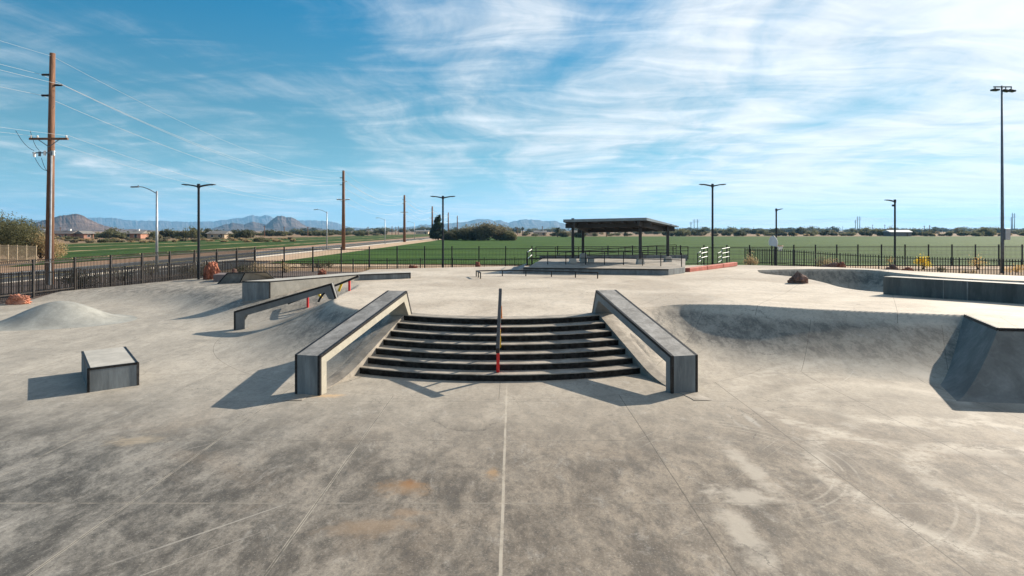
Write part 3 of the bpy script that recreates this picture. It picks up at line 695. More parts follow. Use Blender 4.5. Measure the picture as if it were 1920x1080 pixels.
# ------------------------------------------------------------------ box, long ledge, wedge, block, platform
def solid(name, label, cat, foot, z0, z1, mtop, mside, coper=None, bottom=None, sidemats=None):
    """prism on a footprint; z1 may be list; coper = list of edge indexes that get steel angle"""
    O = Vector((sum(p[0] for p in foot)/len(foot), sum(p[1] for p in foot)/len(foot), 0))
    t = thing(name, label, cat, tuple(O)); n_ = len(foot)
    zt_ = z1 if hasattr(z1, '__len__') else [z1]*n_; zb = z0 if hasattr(z0, '__len__') else [z0]*n_
    top = [Vector((p[0], p[1], zt_[i]))-O for i, p in enumerate(foot)]; bot = [Vector(((bottom or foot)[i][0], (bottom or foot)[i][1], zb[i]))-O for i in range(n_)]
    s = MB(); s.add(top+bot, [tuple(range(n_))]); s.cur = 1
    s.add(top+bot, [(i, (i+1) % n_, n_+(i+1) % n_, n_+i) for i in range(n_)])
    mats = [mtop, mside]
    if sidemats:
        mats += [x for x in sidemats.values()]
        for q, k in enumerate(sidemats): s.mi[1+k] = 2+q
    o = s.build('block', mats, t, recalc=False)
    bm = bmesh.new(); bm.from_mesh(o.data); bmesh.ops.remove_doubles(bm, verts=bm.verts, dist=1e-4); bmesh.ops.recalc_face_normals(bm, faces=bm.faces); bm.to_mesh(o.data); bm.free()
    e = .05
    cen = sum(top, Vector())/n_
    for i in (coper or []):
        if isinstance(i, tuple):           # vertical / slanted arris at corner k
            k = i[0]; a, b = top[k], bot[k]; inw = (cen-a); inw.z = 0; inw.normalize()
            c = MB(); c.bar(a+inw*(e*.5-.006), b+inw*(e*.5-.006), e, e, up=inw); c.build('steel_edge', M['steel'], t); continue
        a, b = top[i], top[(i+1) % n_]; d = (b-a).normalized(); nrm = d.cross(Vector((0, 0, 1))); nrm.normalize()
        if nrm.dot(cen-a) < 0: nrm = -nrm
        c = MB(); off = nrm*(e/2-.006)+Vector((0, 0, -e/2+.005)); c.bar(a+off, b+off, e, e); c.build('steel_edge', M['steel'], t)
    return t
# grind box
h_ = .53; nl, nr, fl_, fr2 = [PX(px, py, h_) for px, py in ((165.6, 691.1), (258.9, 679.5), (152.7, 658.9), (239, 650.5))]
fr2 = nr+(fl_-nl)
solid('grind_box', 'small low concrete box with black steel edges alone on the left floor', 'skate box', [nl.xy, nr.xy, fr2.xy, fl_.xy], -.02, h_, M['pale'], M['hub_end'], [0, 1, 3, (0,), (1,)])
# long ledge
TZ = 1.416
A0 = PX(504.9, 527.5, TZ); A1 = PX(672, 514.6, TZ); A2 = PX(769.6, 511.2, TZ); B0 = PX(454, 527.5, TZ)
B2 = A2+Vector((-.15, 1.0, 0)); B1 = A1+Vector((-.9, 1.0, 0))
foot = [B0.xy, A0.xy, A1.xy, A2.xy, B2.xy, B1.xy]
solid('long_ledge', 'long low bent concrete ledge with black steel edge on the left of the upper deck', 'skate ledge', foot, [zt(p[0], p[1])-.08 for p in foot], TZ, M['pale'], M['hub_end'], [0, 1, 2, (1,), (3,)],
      sidemats={1: concrete('ledge_face_sunlit', (.29, .28, .25), (1, 1, .6), .75, 1.2)})  # sun-facing stretch made paler: sunlight put into its colour
# wedge bump behind it
W0, W1 = PX(447, 530.5, .62), PX(516, 524, .62)
dw = (W1-W0).normalized(); nw = Vector((-dw.y, dw.x, 0))
wz = .62; tz2 = 1.23
bott = [W0, W1+dw*.1, W1+dw*.1+nw*1.3-dw*.6, W0+nw*.9-dw*.75]
topp = [PX(459, 510.5, tz2), PX(500, 509.6, tz2)]
topp = [topp[0], topp[1], topp[1]+nw*.7-dw*.5, topp[0]+nw*.5-dw*.75]
solid('wedge_bump', 'small flat-topped concrete wedge beside the upright red boulder', 'skate bump', [p.xy for p in topp], [zt(p.x, p.y)-.1 for p in bott], tz2, M['pale'], M['hub_end'], [0, 3, (0,), (1,), (3,)], bottom=[tuple(p.xy) for p in bott],
      sidemats={0: M['pale']})  # front face paler than the other sides, sunlight painted in
pw = PX(398, 529, .62); pw2 = PX(443, 530, .62)
solid('planter_wall', 'low dull pink wall between red boulder and wedge', 'low wall', [PX(400, 527, .6).xy, PX(436, 527, .6).xy, (PX(436, 527, .6)+Vector((.3, 1.6, 0))).xy, (PX(400, 527, .6)+Vector((-.3, 1.6, 0))).xy], .3, .98, M['pinkwall'], M['pinkwall'])
# right-hand block wall
C0 = PX(1656, 518.5, 1.80); C1 = PX(1925, 533.2, 1.80); dd_ = (C1-C0).normalized(); C2 = C0+dd_*10; nn_ = Vector((-dd_.y, dd_.x, 0))
seg = [C0.xy, C2.xy, (C2+nn_*.62).xy, (C0+nn_*.62+dd_*.10).xy]
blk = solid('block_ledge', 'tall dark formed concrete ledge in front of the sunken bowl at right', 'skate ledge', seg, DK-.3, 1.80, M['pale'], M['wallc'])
for px in (1769, 1814):
    a_ = C0.x*F/(px-CX); k_ = ((px-CX)/F*C0.y-C0.x)/(dd_.x-(px-CX)/F*dd_.y); q = C0+dd_*k_-blk.location
    c = MB(); c.box((q.x+nn_.x*.0, q.y, 1.44), (.035, .035, .70), math.atan2(dd_.y, dd_.x)); c.build('grout_seam', M['hub'], blk)
# platform with pavilion
PZ = 1.46
pf = [PX(981, 501.5, PZ), PX(1253.5, 504.5, PZ), PX(1284, 501.0, PZ)]
pf = [p.xy for p in pf]+[Vector((13.0, 46)), Vector((2.5, 47.5)), Vector((1.0, 36.2))]
plat = MB()
t = thing('pavilion_platform', 'raised concrete platform under the shade pavilion with dark front face', 'platform', (6, 38, DK)); O = t.location
n_ = len(pf); top = [Vector((p[0], p[1], PZ))-O for p in pf]; bot = [Vector((p[0], p[1], DK-1))-O for p in pf]
plat.add(top+bot, [tuple(range(n_))]); plat.cur = 1; plat.add(top+bot, [(i, (i+1) % n_, n_+(i+1) % n_, n_+i) for i in range(n_)])
plat.build('slab', [M['tread'], M['hub_end']], t)  # darker top concrete paints in the shade under the roof
e_ = MB(); a, b = top[0], top[1]; e_.bar(a+Vector((0, -.02, -.03)), b+Vector((0, -.02, -.03)), .06, .06); e_.build('steel_edge', M['steel'], t)
# curved quarter at its left end
q_ = MB(); a = Vector((pf[0][0], pf[0][1])); rows = 14; prf = []
for k in range(rows+1):
    s_ = k/rows; prf.append((-1.35*(1-s_), DK+.004+(PZ-DK-.006)*s_**2.0))
bk = Vector((pf[-1][0], pf[-1][1])); vs = []
for (ox, z) in prf: vs += [(a.x+ox-.02, a.y-.1, z), (bk.x+ox*1.3-.02, bk.y+1.5, z+(.12 if ox > -.7 else 0))]
q_.add([Vector(v)-O for v in vs], [(2*i, 2*i+1, 2*i+3, 2*i+2) for i in range(rows)])
q_.add([Vector(vs[2*i])-O for i in range(rows+1)]+[Vector((a.x-.02, a.y-.1, DK))-O], [tuple(range(rows+2))])
q_.build('ramp_end', [M['hub'], M['hub']], t)

# bowl shell: lip, curved wall and flat bottom
bl = [Vector(p) for p in BOWL]; nb_ = len(bl)
if sum(bl[i].x*bl[(i+1) % nb_].y-bl[(i+1) % nb_].x*bl[i].y for i in range(nb_)) < 0: bl.reverse()
nrms = []
for i in range(nb_):
    d = (bl[(i+1) % nb_]-bl[i-1]).normalized(); nrms.append(Vector((d.y, -d.x)))   # outward
rows_ = [(.42, DK+.003), (0, DK+.005), (-.004, DK-.02)]+[(-1.40*q, DK-1.2*math.sin(q*math.pi/2)**.9) for q in (.08, .16, .25, .35, .45, .55, .65, .75, .85, .95)]
bs = MB(); vs = [(b.x+n.x*o_, b.y+n.y*o_, z) for o_, z in rows_ for b, n in zip(bl, nrms)]
fs = [(r*nb_+i, r*nb_+(i+1) % nb_, (r+1)*nb_+(i+1) % nb_, (r+1)*nb_+i) for r in range(len(rows_)-1) for i in range(nb_)]
fs.append(tuple((len(rows_)-1)*nb_+i for i in range(nb_)))
bs.add(vs, fs); o = bs.build('bowl', M['slab'], recalc=False); bm = bmesh.new(); bm.from_mesh(o.data)
for f in bm.faces:
    f.smooth = True
    if f.normal.z < 0: f.normal_flip()
bm.to_mesh(o.data); bm.free()
o.data.set_sharp_from_angle(angle=R_(24)); tag(o, kind='structure')
# hipped bank at the right, raised a little above the deck
hb = thing('hipped_bank', 'steep dark hipped bank with raised black steel edge at the right edge', 'skate bank', (11, 13.85, 0)); O = hb.location
K0, K1, K2 = Vector((12.08, 16.35, 1.31)), Vector((10.97, 13.84, 1.35)), Vector((28, 11.6, 1.35))
nL = Vector((-(K0-K1).normalized().y, (K0-K1).normalized().x, 0)); dF = (K2-K1).normalized(); nF = Vector((dF.y, -dF.x, 0))
if nL.x > 0: nL = -nL
rl, rf_ = 1.12, 1.22
det = nL.x*nF.y-nL.y*nF.x; kx = (rl*nF.y-rf_*nL.y)/det; ky = (nL.x*rf_-nF.x*rl)/det
Bc = Vector((K1.x+kx, K1.y+ky, 0)); nc = 16; pw_ = 1.55
K9 = K0+(K0-K1)*.10; K9.z = 1.26
def curved(ta, tb, ba, bb, nm, mm):
    m_ = MB(); vs = []; ns_ = 10
    for i in range(ns_+1):
        A, B_ = ta.lerp(tb, i/ns_), ba.lerp(bb, i/ns_)
        for k in range(nc+1):
            q = k/nc; p = A.lerp(B_, q); p.z = A.z*(1-q)**pw_+(-.004 if k == nc else 0); vs.append(p-O)
    m_.add(vs, [(i*(nc+1)+k, i*(nc+1)+k+1, (i+1)*(nc+1)+k+1, (i+1)*(nc+1)+k) for i in range(ns_) for k in range(nc)])
    return m_.build(nm, mm, hb, smooth=True)
Lb = K9+nL*rl; Lb.z = 0; Fb = K2+nF*rf_; Fb.z = 0
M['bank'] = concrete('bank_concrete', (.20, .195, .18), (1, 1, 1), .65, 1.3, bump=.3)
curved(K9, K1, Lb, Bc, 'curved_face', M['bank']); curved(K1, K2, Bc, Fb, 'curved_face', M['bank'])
c = MB(); q3 = [K9, K0, K1, K2, Vector((28, 13.9, 1.325)), Vector((12.75, 16.1, 1.305))]
c.add([p-O for p in q3], [(0, 1, 5), (1, 2, 5), (2, 3, 4, 5)]); c.build('top', M['slab'], hb)
c = MB(); c.bar(K0-O, K1-O, .06, .07); c.bar(K1-O, K2-O, .06, .07); c.build('steel_edge', M['steel'], hb)
# mound
mc = PX(112, 603, 0); mn = MB(); RM = 2.35; nr_, na = 28, 64; vs = [(0, 0, .80)]
for i in range(1, nr_+1):
    for k in range(na):
        a = 2*math.pi*k/na; r = i/nr_; lob = 1+.05*math.sin(2*a+.6)+.03*math.sin(3*a+2)
        h = .80*(.5+.5*math.cos(math.pi*min(1, r**1.0)))**1.18
        vs.append((RM*1.12*r*lob*math.cos(a), RM*r*lob*math.sin(a), h if i < nr_ else -.01))
fs = [(0, 1+k, 1+(k+1) % na) for k in range(na)]+[(1+(i-1)*na+k, 1+i*na+k, 1+i*na+(k+1) % na, 1+(i-1)*na+(k+1) % na) for i in range(1, nr_) for k in range(na)]
mn.add(vs, fs); o = mn.build('concrete_mound', concrete('mound_concrete', (.30, .30, .275), (1, 1, 1), .72, 1.2, bump=.35), smooth=True)
o.location = (mc.x, mc.y, .004); tag(o, 'smooth round concrete mound on the floor by the left fence', 'skate mound')

# red curb
t = thing('red_curb', 'red painted concrete curb running back to the right of the pavilion', 'curb', tuple(PX(1288, 509.5, DK).xy)+(DK,)); O = t.location
a = PX(1289, 509.8, DK); b = PX(1379, 497.5, DK+.05)
for k in range(3):
    c = MB(); p = a.lerp(b, k/3); q = a.lerp(b, (k+1)/3-.006); c.bar(p-O+Vector((0, 0, .10)), q-O+Vector((0, 0, .10)), .32, .26); c.build('curb_section', M['redcurb'], t, bevel=.03)

# ------------------------------------------------------------------ pavilion
t = thing('shade_pavilion', 'dark steel shade pavilion with a flat sloping roof on four columns', 'pavilion', (7, 40, PZ)); O = t.location
cols = [(AT(1074, 39.6), 416.5), (AT(1200.5, 38.6), 421.5), (AT(1252, 41.6), 430), (AT(1093, 42.8), 424.5)]
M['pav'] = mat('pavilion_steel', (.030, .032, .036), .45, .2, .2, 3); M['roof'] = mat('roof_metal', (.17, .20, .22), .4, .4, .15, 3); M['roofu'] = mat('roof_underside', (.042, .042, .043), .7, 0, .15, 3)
for p, ty in cols:
    ztop = CAMZ+(HZ-ty)*p.y/F+.25
    c = MB(); c.box((p.x-O.x, p.y-O.y, (ztop+PZ)/2-O.z), (.17, .17, ztop-PZ)); co_ = c.build('column', M['pav'], t, bevel=.01)
    fb_ = MB(); x, y = p.x-O.x, p.y-O.y
    fb_.prism([(x-.25, y-.25, PZ-O.z-.02), (x+.25, y-.25, PZ-O.z-.02), (x+.19, y-.25, PZ-O.z+.36), (x-.19, y-.25, PZ-O.z+.36)], (0, .5, 0)); fb_.build('footing', M['pale'], t, bevel=.03)
def up(px, py, Y, dz=0): return Vector(((px-CX)/F*Y, Y, CAMZ+(HZ-py)*Y/F+dz))-O
FLc, FRc, BRc, BLc = up(1056, 416.5, 38.6), up(1212.5, 413.2, 37.4), up(1273, 426.2, 43.0), up(1088, 429.5, 44.6)
th = Vector((0, 0, .17))
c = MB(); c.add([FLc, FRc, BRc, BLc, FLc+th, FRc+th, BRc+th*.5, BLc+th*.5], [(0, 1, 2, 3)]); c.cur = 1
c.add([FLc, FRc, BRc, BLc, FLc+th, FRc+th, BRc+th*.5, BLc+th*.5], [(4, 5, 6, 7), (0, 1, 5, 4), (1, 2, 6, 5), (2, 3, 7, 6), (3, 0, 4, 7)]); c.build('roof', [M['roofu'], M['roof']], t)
dn = Vector((0, 0, -.18))
for a, b, hh, mm in ((FLc.lerp(BLc, .12), FRc.lerp(BRc, .12), .30, 'roofu'), (FLc.lerp(BLc, .85), FRc.lerp(BRc, .85), .30, 'pav'), (FLc.lerp(FRc, .13), BLc.lerp(BRc, .10), .28, 'roofu'), (FLc.lerp(FRc, .9), BLc.lerp(BRc, .88), .28, 'roofu')):
    c = MB(); c.bar(a+dn, b+dn, .12, hh); c.build('beam', M[mm], t)
for k in range(1, 7):
    c = MB(); c.bar(FLc.lerp(FRc, k/7)-Vector((0, 0, .07)), BLc.lerp(BRc, k/7)-Vector((0, 0, .07)), .06, .12); c.build('purlin', M['roofu'], t)
# things under it
for px, Y, w3, h3, lb in ((1094, 41.0, .42, .55, 'square pale concrete bin by the left rear pavilion column'), (1108, 40.6, .38, .26, 'low grey concrete bench block inside the pavilion')):
    p = AT(px, Y, PZ); c = MB(); c.box((0, 0, h3/2), (w3, .5, h3)); 
    if 'bin' in lb: c.box((0, 0, h3+.02), (w3*.8, .4, .05))
    else: c.box((0, 0, h3+.03), (w3*1.1, .56, .06))
    o = c.build('concrete_bin' if 'bin' in lb else 'concrete_bench', M['pale'], bevel=.02); o.location = p; tag(o, lb, 'bin' if 'bin' in lb else 'bench')

# ------------------------------------------------------------------ guard rails
def guard(label, pts, h, nrails=3, spacing=None, posts=None, m='fence', group=None, r=.025, lightrails=False, cat='railing', name='guard_rail'):
    t = thing(name, label, cat, tuple(pts[0]), 0, group); O = t.location
    pts = [Vector(p) for p in pts]
    for k in range(nrails):
        c = MB(); z = h*(1-k/nrails); c.tube([p+Vector((0, 0, z))-O for p in pts], r, 6); c.build('rail', M['white' if lightrails else m], t)
    ps = posts or pts
    for p in ps:
        c = MB(); p = Vector(p); c.tube([p-O, p+Vector((0, 0, h))-O], r*1.15, 6); c.build('post', M[m], t)
    return t
def G(px, py, z=PZ): return PX(px, py, z)
gp = [G(988, 496), G(1027, 495.7), G(1061, 495.8), G(1098, 496), G(1133.5, 496), G(1169, 496.8), G(1205, 498), G(1239, 499), G(1278, 500.3)]
guard('long black guard rail along the front of the pavilion platform', gp, .80, 2, group='pavilion guard rails')
yb = 46.0
gp = [AT(x, yb+(x-1000)*.004, PZ-.1) for x in (1005, 1042, 1085, 1129, 1172, 1215, 1262, 1290)]
guard('black guard rail along the back of the pavilion platform', gp, .98, 3, group='pavilion guard rails')
gp = [AT(1049, 49.5, .75), AT(1105, 49.8, .95), AT(1160, 50, 1.15), AT(1215, 50.2, 1.3), AT(1268, 50.4, 1.4)]
guard('sloping black ramp rail behind the pavilion platform', gp, 1.0, 3, group='pavilion guard rails')
guard('short pale-topped railing end at the left of the pavilion platform', [G(989, 497.5), PX(997, 489, PZ+.02)], .80, 2, lightrails=True)
lw = MB(); a_, b_2 = AT(1012, 46.3, PZ-.1), AT(1288, 47.0, PZ-.1); lw.bar(a_+Vector((0, 0, .1)), b_2+Vector((0, 0, .1)), .25, .42)
tag(lw.build('low_wall', M['hub_end']), 'low grey concrete wall along the back of the pavilion platform', 'low wall')
for px0, lb in ((1308, 'stepped pale handrail left of the tall double lamp'), (1346, 'stepped pale handrail right of the tall double lamp')):
    t = thing('step_handrail', lb, 'handrail', tuple(AT(px0, 44, 1.05)), 0, 'handrails on the entry steps'); O = t.location
    a = AT(px0, 44, 1.0); b = AT(px0+19, 45.2, 1.0)
    if px0 > 1340: b = AT(px0+22, 45.2, 1.0)
    for zz_ in (.95, .62, .3):
        c = MB(); c.tube([a+Vector((0, 0, zz_))-O, a.lerp(b, .3)+Vector((0, 0, zz_+.1))-O, a.lerp(b, .35)+Vector((0, 0, zz_+.3))-O, b+Vector((0, 0, zz_+.38))-O], .020, 6); c.build('rail', M['galv'], t)
    for q, e2 in ((0, 0), (.35, .3), (1, .38)):
        c = MB(); p = a.lerp(b, q)-O; c.tube([p, p+Vector((0, 0, .95+e2))], .03, 6); c.build('post', M['fence'], t)

# ------------------------------------------------------------------ fences
def fence(name, label, pts, h, postsp, picksp, m='fence', pr=.011, postr=.04, rails=(.93, .12), curl=False, rail_r=.022, topz=0, group=None, maxparts=200, postextra=.06, tips=False):
    t = thing(name, label, 'fence', tuple(pts[0]), 0, group); O = t.location
    pts = [Vector(p) for p in pts]; L = [0]
    for a, b in zip(pts[:-1], pts[1:]): L.append(L[-1]+(b-a).length)
    def at(s):
        s = max(0, min(L[-1], s))
        for i in range(len(pts)-1):
            if s <= L[i+1]+1e-9: return pts[i].lerp(pts[i+1], (s-L[i])/(L[i+1]-L[i]))
        return pts[-1]
    n_ = max(1, round(L[-1]/postsp)); ds = L[-1]/n_
    for i in range(n_+1):
        p = at(i*ds)-O; c = MB(); c.box((p.x, p.y, p.z+(h+postextra)/2-.1), (postr*2, postr*2, h+postextra+.2)); c.build('post', M[m], t)
    for i in range(n_):
        c = MB(); a, b = at(i*ds+postr)-O, at((i+1)*ds-postr)-O
        for rz in rails: c.bar(a+Vector((0, 0, h*rz)), b+Vector((0, 0, h*rz)), rail_r*1.4, rail_r*2)
        k = int(ds/picksp); dirv = (b-a).normalized(); nv = Vector((dirv.y, -dirv.x, 0))
        for j in range(1, k):
            p = a.lerp(b, j/k)
            if curl:
                c.tube([p, p+Vector((0, 0, h*.93)), p+Vector((0, 0, h))-nv*.05, p+Vector((0, 0, h+.03))-nv*.14], pr, 4, False)
            else:
                c.bar(p, p+Vector((0, 0, h*(1.0))), pr*2, pr*2, up=nv)
                if tips: c.add([p+Vector((sx*pr*1.6, sy*pr*1.6, h)) for sx, sy in ((-1, -1), (1, -1), (1, 1), (-1, 1))]+[p+Vector((0, 0, h+.07))], [(0, 1, 4), (1, 2, 4), (2, 3, 4), (3, 0, 4)])
        c.build('panel', M[m], t, recalc=False)
    return t
M['fence_l'] = mat('fence_grey', (.045, .040, .037), .5, .3, .3, 3)
fence('tall_fence', 'tall dark picket fence with curled tips along the road at left', [(-25.6, 24, .15), (-24.4, 33, .18), (-23.1, 42, .25), (-21.6, 51.5, .25)], 1.85, 2.45, .105, 'fence_l', curl=True, pr=.018, postr=.05, rail_r=.03)
fence('tall_fence', 'tall thin black fence along the green field behind the park', [(-21.6, 51.6, .25), (0, 54, .25), (16, 57, .25), (34, 60.5, .25), (60, 61, .25)], 1.85, 2.35, .125, 'fence', pr=.006, postr=.05, rails=(.92,.12), postextra=.1)
fence('picket_fence', 'low dark picket fence beside the left edge of the concrete', [(-29.5, 29, .1), (-25.8, 31.8, .12), (-22.5, 36.5, .15), (-19.5, 41, .3), (-15.5, 41.4, .3)], 1.28, 2.4, .10, 'fence_l', pr=.020, postr=.03)
fence('picket_fence', 'low black picket fence behind the centre of the deck', [(-15.5, 41.4, .3), (-8, 43.2, .32), (0, 45.2, .3), (2.4, 46, .3)], 1.25, 2.4, .125, 'fence', pr=.010, postr=.03)
fence('picket_fence', 'low black picket fence with pale spear tips behind the sunken bowl', [PX(1397, 496, .9), PX(1455, 496, .85), AT(1560, 46.5, .62), AT(1700, 44.5, .42), AT(1800, 43.6, .38), AT(1925, 42, .30), AT(2050, 41, .3)], 1.22, 2.4, .16, 'fence', pr=.020, postr=.03, tips=True)
M['tan_metal'] = mat('tan_metal', (.28, .22, .15), .6, .1, .2)
fence('far_fence', 'pale brown fence section beside the big bush at the far left', [(-62, 73, 0), (-51.2, 66, 0)], 1.9, 2.4, .20, 'tan_metal', pr=.013)

# ------------------------------------------------------------------ boulders
def boulder(name, label, loc, dims, seed, m, lean=0, peak=0, group=None):
    r = random.Random(seed); bm = bmesh.new(); bmesh.ops.create_icosphere(bm, subdivisions=5, radius=1)
    pls = [Vector((r.gauss(0, 1), r.gauss(0, 1), r.gauss(0, .7))).normalized() for _ in range(11)]; ds = [r.uniform(.62, .92) for _ in pls]
    for v in bm.verts:
        p = v.co.copy()
        for q, d in zip(pls, ds):
            e = p.dot(q)-d
            if e > 0: p -= q*e*.92
        n = mnoise.turbulence(p*1.6+Vector((seed, 0, 0)), 5, False)*.30-.15+math.sin(p.x*5+seed)*math.cos(p.y*4.3+seed*2)*math.sin(p.z*6)*.05+math.sin(p.x*13+p.y*11+p.z*17+seed)*.025
        p *= 1+n
        if peak: 
            k = max(0, 1-peak*max(0, p.z+.2)); p.x *= k; p.y *= k
        p.x += lean*p.z
        v.co = Vector((p.x*dims[0]/2, p.y*dims[1]/2, p.z*dims[2]/1.55+dims[2]*.42))
    me = bpy.data.meshes.new(name); bm.to_mesh(me); bm.free(); me.materials.append(m)
    o = bpy.data.objects.new(name, me); COL.objects.link(o); o.location = loc; return tag(o, label, 'boulder', group)
p = PX(395, 524.5, .5); boulder('boulder', 'upright rusty red boulder standing at the left rim of the upper slope', (p.x, p.y, p.z-.1), (1.05, .95, 1.35), 4, M['rock'])
p = PX(25, 571, 0); boulder('boulder', 'flat orange boulder lying against the left picket fence', (p.x, p.y+.2, -.08), (1.5, .8, .60), 9, M['rock3'])
p = PX(419, 520, .7); boulder('boulder', 'small dark red boulder hidden behind the upright red one', (p.x, p.y+1.5, .6), (.5, .5, .55), 12, M['rock2'])
p = PX(593, 509, .9); boulder('boulder', 'small pale orange boulder behind the deck near the left lamps', (p.x, p.y+1.2, .5), (.7, .5, .5), 15, M['rock'])
p = PX(768, 503, 1.1); boulder('boulder', 'small low orange boulder behind the left end of the deck rim', (p.x, p.y+1, .75), (.8, .5, .55), 18, M['rock'])
p = PX(894, 500, 1.1); boulder('boulder', 'tiny orange boulder right of the centre double lamp', (p.x, p.y+.8, .75), (.5, .4, .66), 21, M['rock'])
p = PX(1497, 531, DK); boulder('boulder', 'dark brown pointed boulder standing on the deck at the bowl rim', (p.x, p.y, DK-.08), (1.25, .9, .62), 30, M['rock2'], peak=.62)
p = PX(1570, 499.5, 1.1); boulder('boulder', 'long flat dark red boulder behind the far bowl rim', (p.x, p.y+.9, .85), (1.7, .7, .45), 33, M['rock2'])
p = PX(1592, 500, 1.1); boulder('boulder', 'rounded red boulder at the right end of the flat one', (p.x, p.y+1.0, .85), (.85, .6, .52), 36, M['rock'])
p = PX(1697, 507, 1.1); boulder('boulder', 'dark low boulder behind the bowl under the right lamp', (p.x, p.y+1.2, .8), (1.1, .7, .58), 39, M['rock2'])
p = PX(1716, 507.5, 1.1); boulder('boulder', 'rounded pinkish boulder beside the dark one under the right lamp', (p.x, p.y+.7, .8), (.95, .6, .50), 42, M['rock'])

# ------------------------------------------------------------------ lamps
def park_lamp(label, loc, h, arms, group='black park lamps', rz=0, armlen=.95):
    t = thing('park_lamp', label, 'lamp post', loc, rz, group)
    c = MB(); c.tube([(0, 0, -.3), (0, 0, h)], [.085, .07], 10); c.build('pole', M['lampblk'], t, smooth=False)
    for s_ in arms:
        c = MB(); n_ = 8; pts = []; 
        vs = []
        for i in range(n_+1):
            a = i/n_; x = s_*(.05+armlen*a); z = h-.12+.16*math.sin(a*1.5)-.03*a; wd = .05+.10*math.sin(min(1, a*1.2)*math.pi/2); th_ = .05-.025*a
            vs += [(x, -wd, z-th_), (x, wd, z-th_), (x, wd, z+th_), (x, -wd, z+th_)]
        fs = [(4*i+k, 4*i+(k+1) % 4, 4*i+4+(k+1) % 4, 4*i+4+k) for i in range(n_) for k in range(4)]+[(3, 2, 1, 0), tuple(4*n_+k for k in range(4))]
        c.add(vs, fs); hd = c.build('lamp_head', M['lampblk'], t)
        g = MB(); g.box((s_*(armlen*.72), 0, h-.045), (armlen*.4, .16, .012)); g.build('lens', M['led'], hd)
    c = MB(); c.tube([(0, 0, h-.22), (0, 0, h+.05)], .095, 10); c.build('pole_cap', M['lampblk'], t)
    return t
park_lamp('black double-arm park lamp behind the upright red boulder', AT(372.5, 38.5, .25), 6.2, (-1, 1))
park_lamp('black double-arm park lamp in front of the pine', AT(830.5, 50, .3), 6.05, (-1, 1))
park_lamp('black double-arm park lamp right of the pavilion', AT(1336, 45, 1.0), 5.95, (-1, 1), armlen=.9)
park_lamp('short black park lamp with one arm behind the basketball hoop', AT(1455.5, 58, .2), 5.4, (1,), armlen=.5)
t = park_lamp('black park lamp with one arm pointing left above the bowl', AT(1678, 51, .3), 5.8, (-1,), armlen=.75)
c = MB(); c.box((-.1, 0, 5.35), (.22, .16, .16)); c.build('camera_box', M['lampblk'], t)
# tall sports light
t = thing('floodlight_mast', 'very tall grey floodlight mast with three lamp heads at far right', 'floodlight', AT(1879.5, 52, .25)); 
c = MB(); c.tube([(0, 0, -.3), (0, 0, 3), (-.05, 0, 15.6)], [.14, .13, .065], 12); c.build('pole', M['galv_dark'], t, smooth=True)
c = MB(); c.bar((-.75, 0, 15.5), (.75, 0, 15.5), .09, .09); c.build('crossbar', M['galv_dark'], t)
for x, r3 in ((-.62, 15), (.28, -10), (.75, -18)):
    c = MB(); a = R_(r3); c.bar((x-.27, 0, 15.22+.03*(x < 0)), (x+.27, 0, 15.22-.10*(x > 0)), .45, .15); hd = c.build('lamp_head', M['lampblk'], t, bevel=.04)
    c = MB(); c.bar((x, 0, 15.33), (x, 0, 15.55), .06, .06); c.build('bracket', M['lampblk'], hd)
c = MB(); c.box((.28, -.1, 3.0), (.42, .3, .95)); c.build('control_box', M['galv'], t, bevel=.02)
# street lights on the verge
def street_light(label, loc, h, arm):
    t = thing('street_light', label, 'street light', loc, 0, 'grey street lights along the road')
    c = MB(); c.tube([(0, 0, -.1), (0, 0, h)], [.12, .075], 10); c.build('pole', M['galv'], t, smooth=True)
    pts = [(0, 0, h-.22)]+[(-arm*a, 0, h-.22+.62*math.sin(a*math.pi/2)) for a in (.15, .3, .5, .75, 1)]
    c = MB(); c.tube(pts, .035, 6); c.build('arm', M['galv_dark'], t)
    c = MB(); c.bar((-arm+.05, 0, h+.38), (-arm-.62, 0, h+.36), .24, .11); c.build('lamp_head', M['galv_dark'], t, bevel=.03)
    c = MB(); c.tube([(-arm, 0, h+.42), (-arm, 0, h+.53)], .04, 8); c.build('sensor', M['galv_dark'], t)
street_light('tallest-looking grey street light beyond the left fence, arm over the road', AT(294, 53, -.03), 7.0, 1.6)
street_light('grey street light left of the second wooden power pole', AT(613, 114, -.03), 7.1, 1.8)
street_light('grey street light left of the third wooden power pole', AT(722, 165, -.03), 6.6, 1.9)
street_light('farthest grey street light, right of the third power pole', AT(777, 245, -.03), 6.7, 2.2)

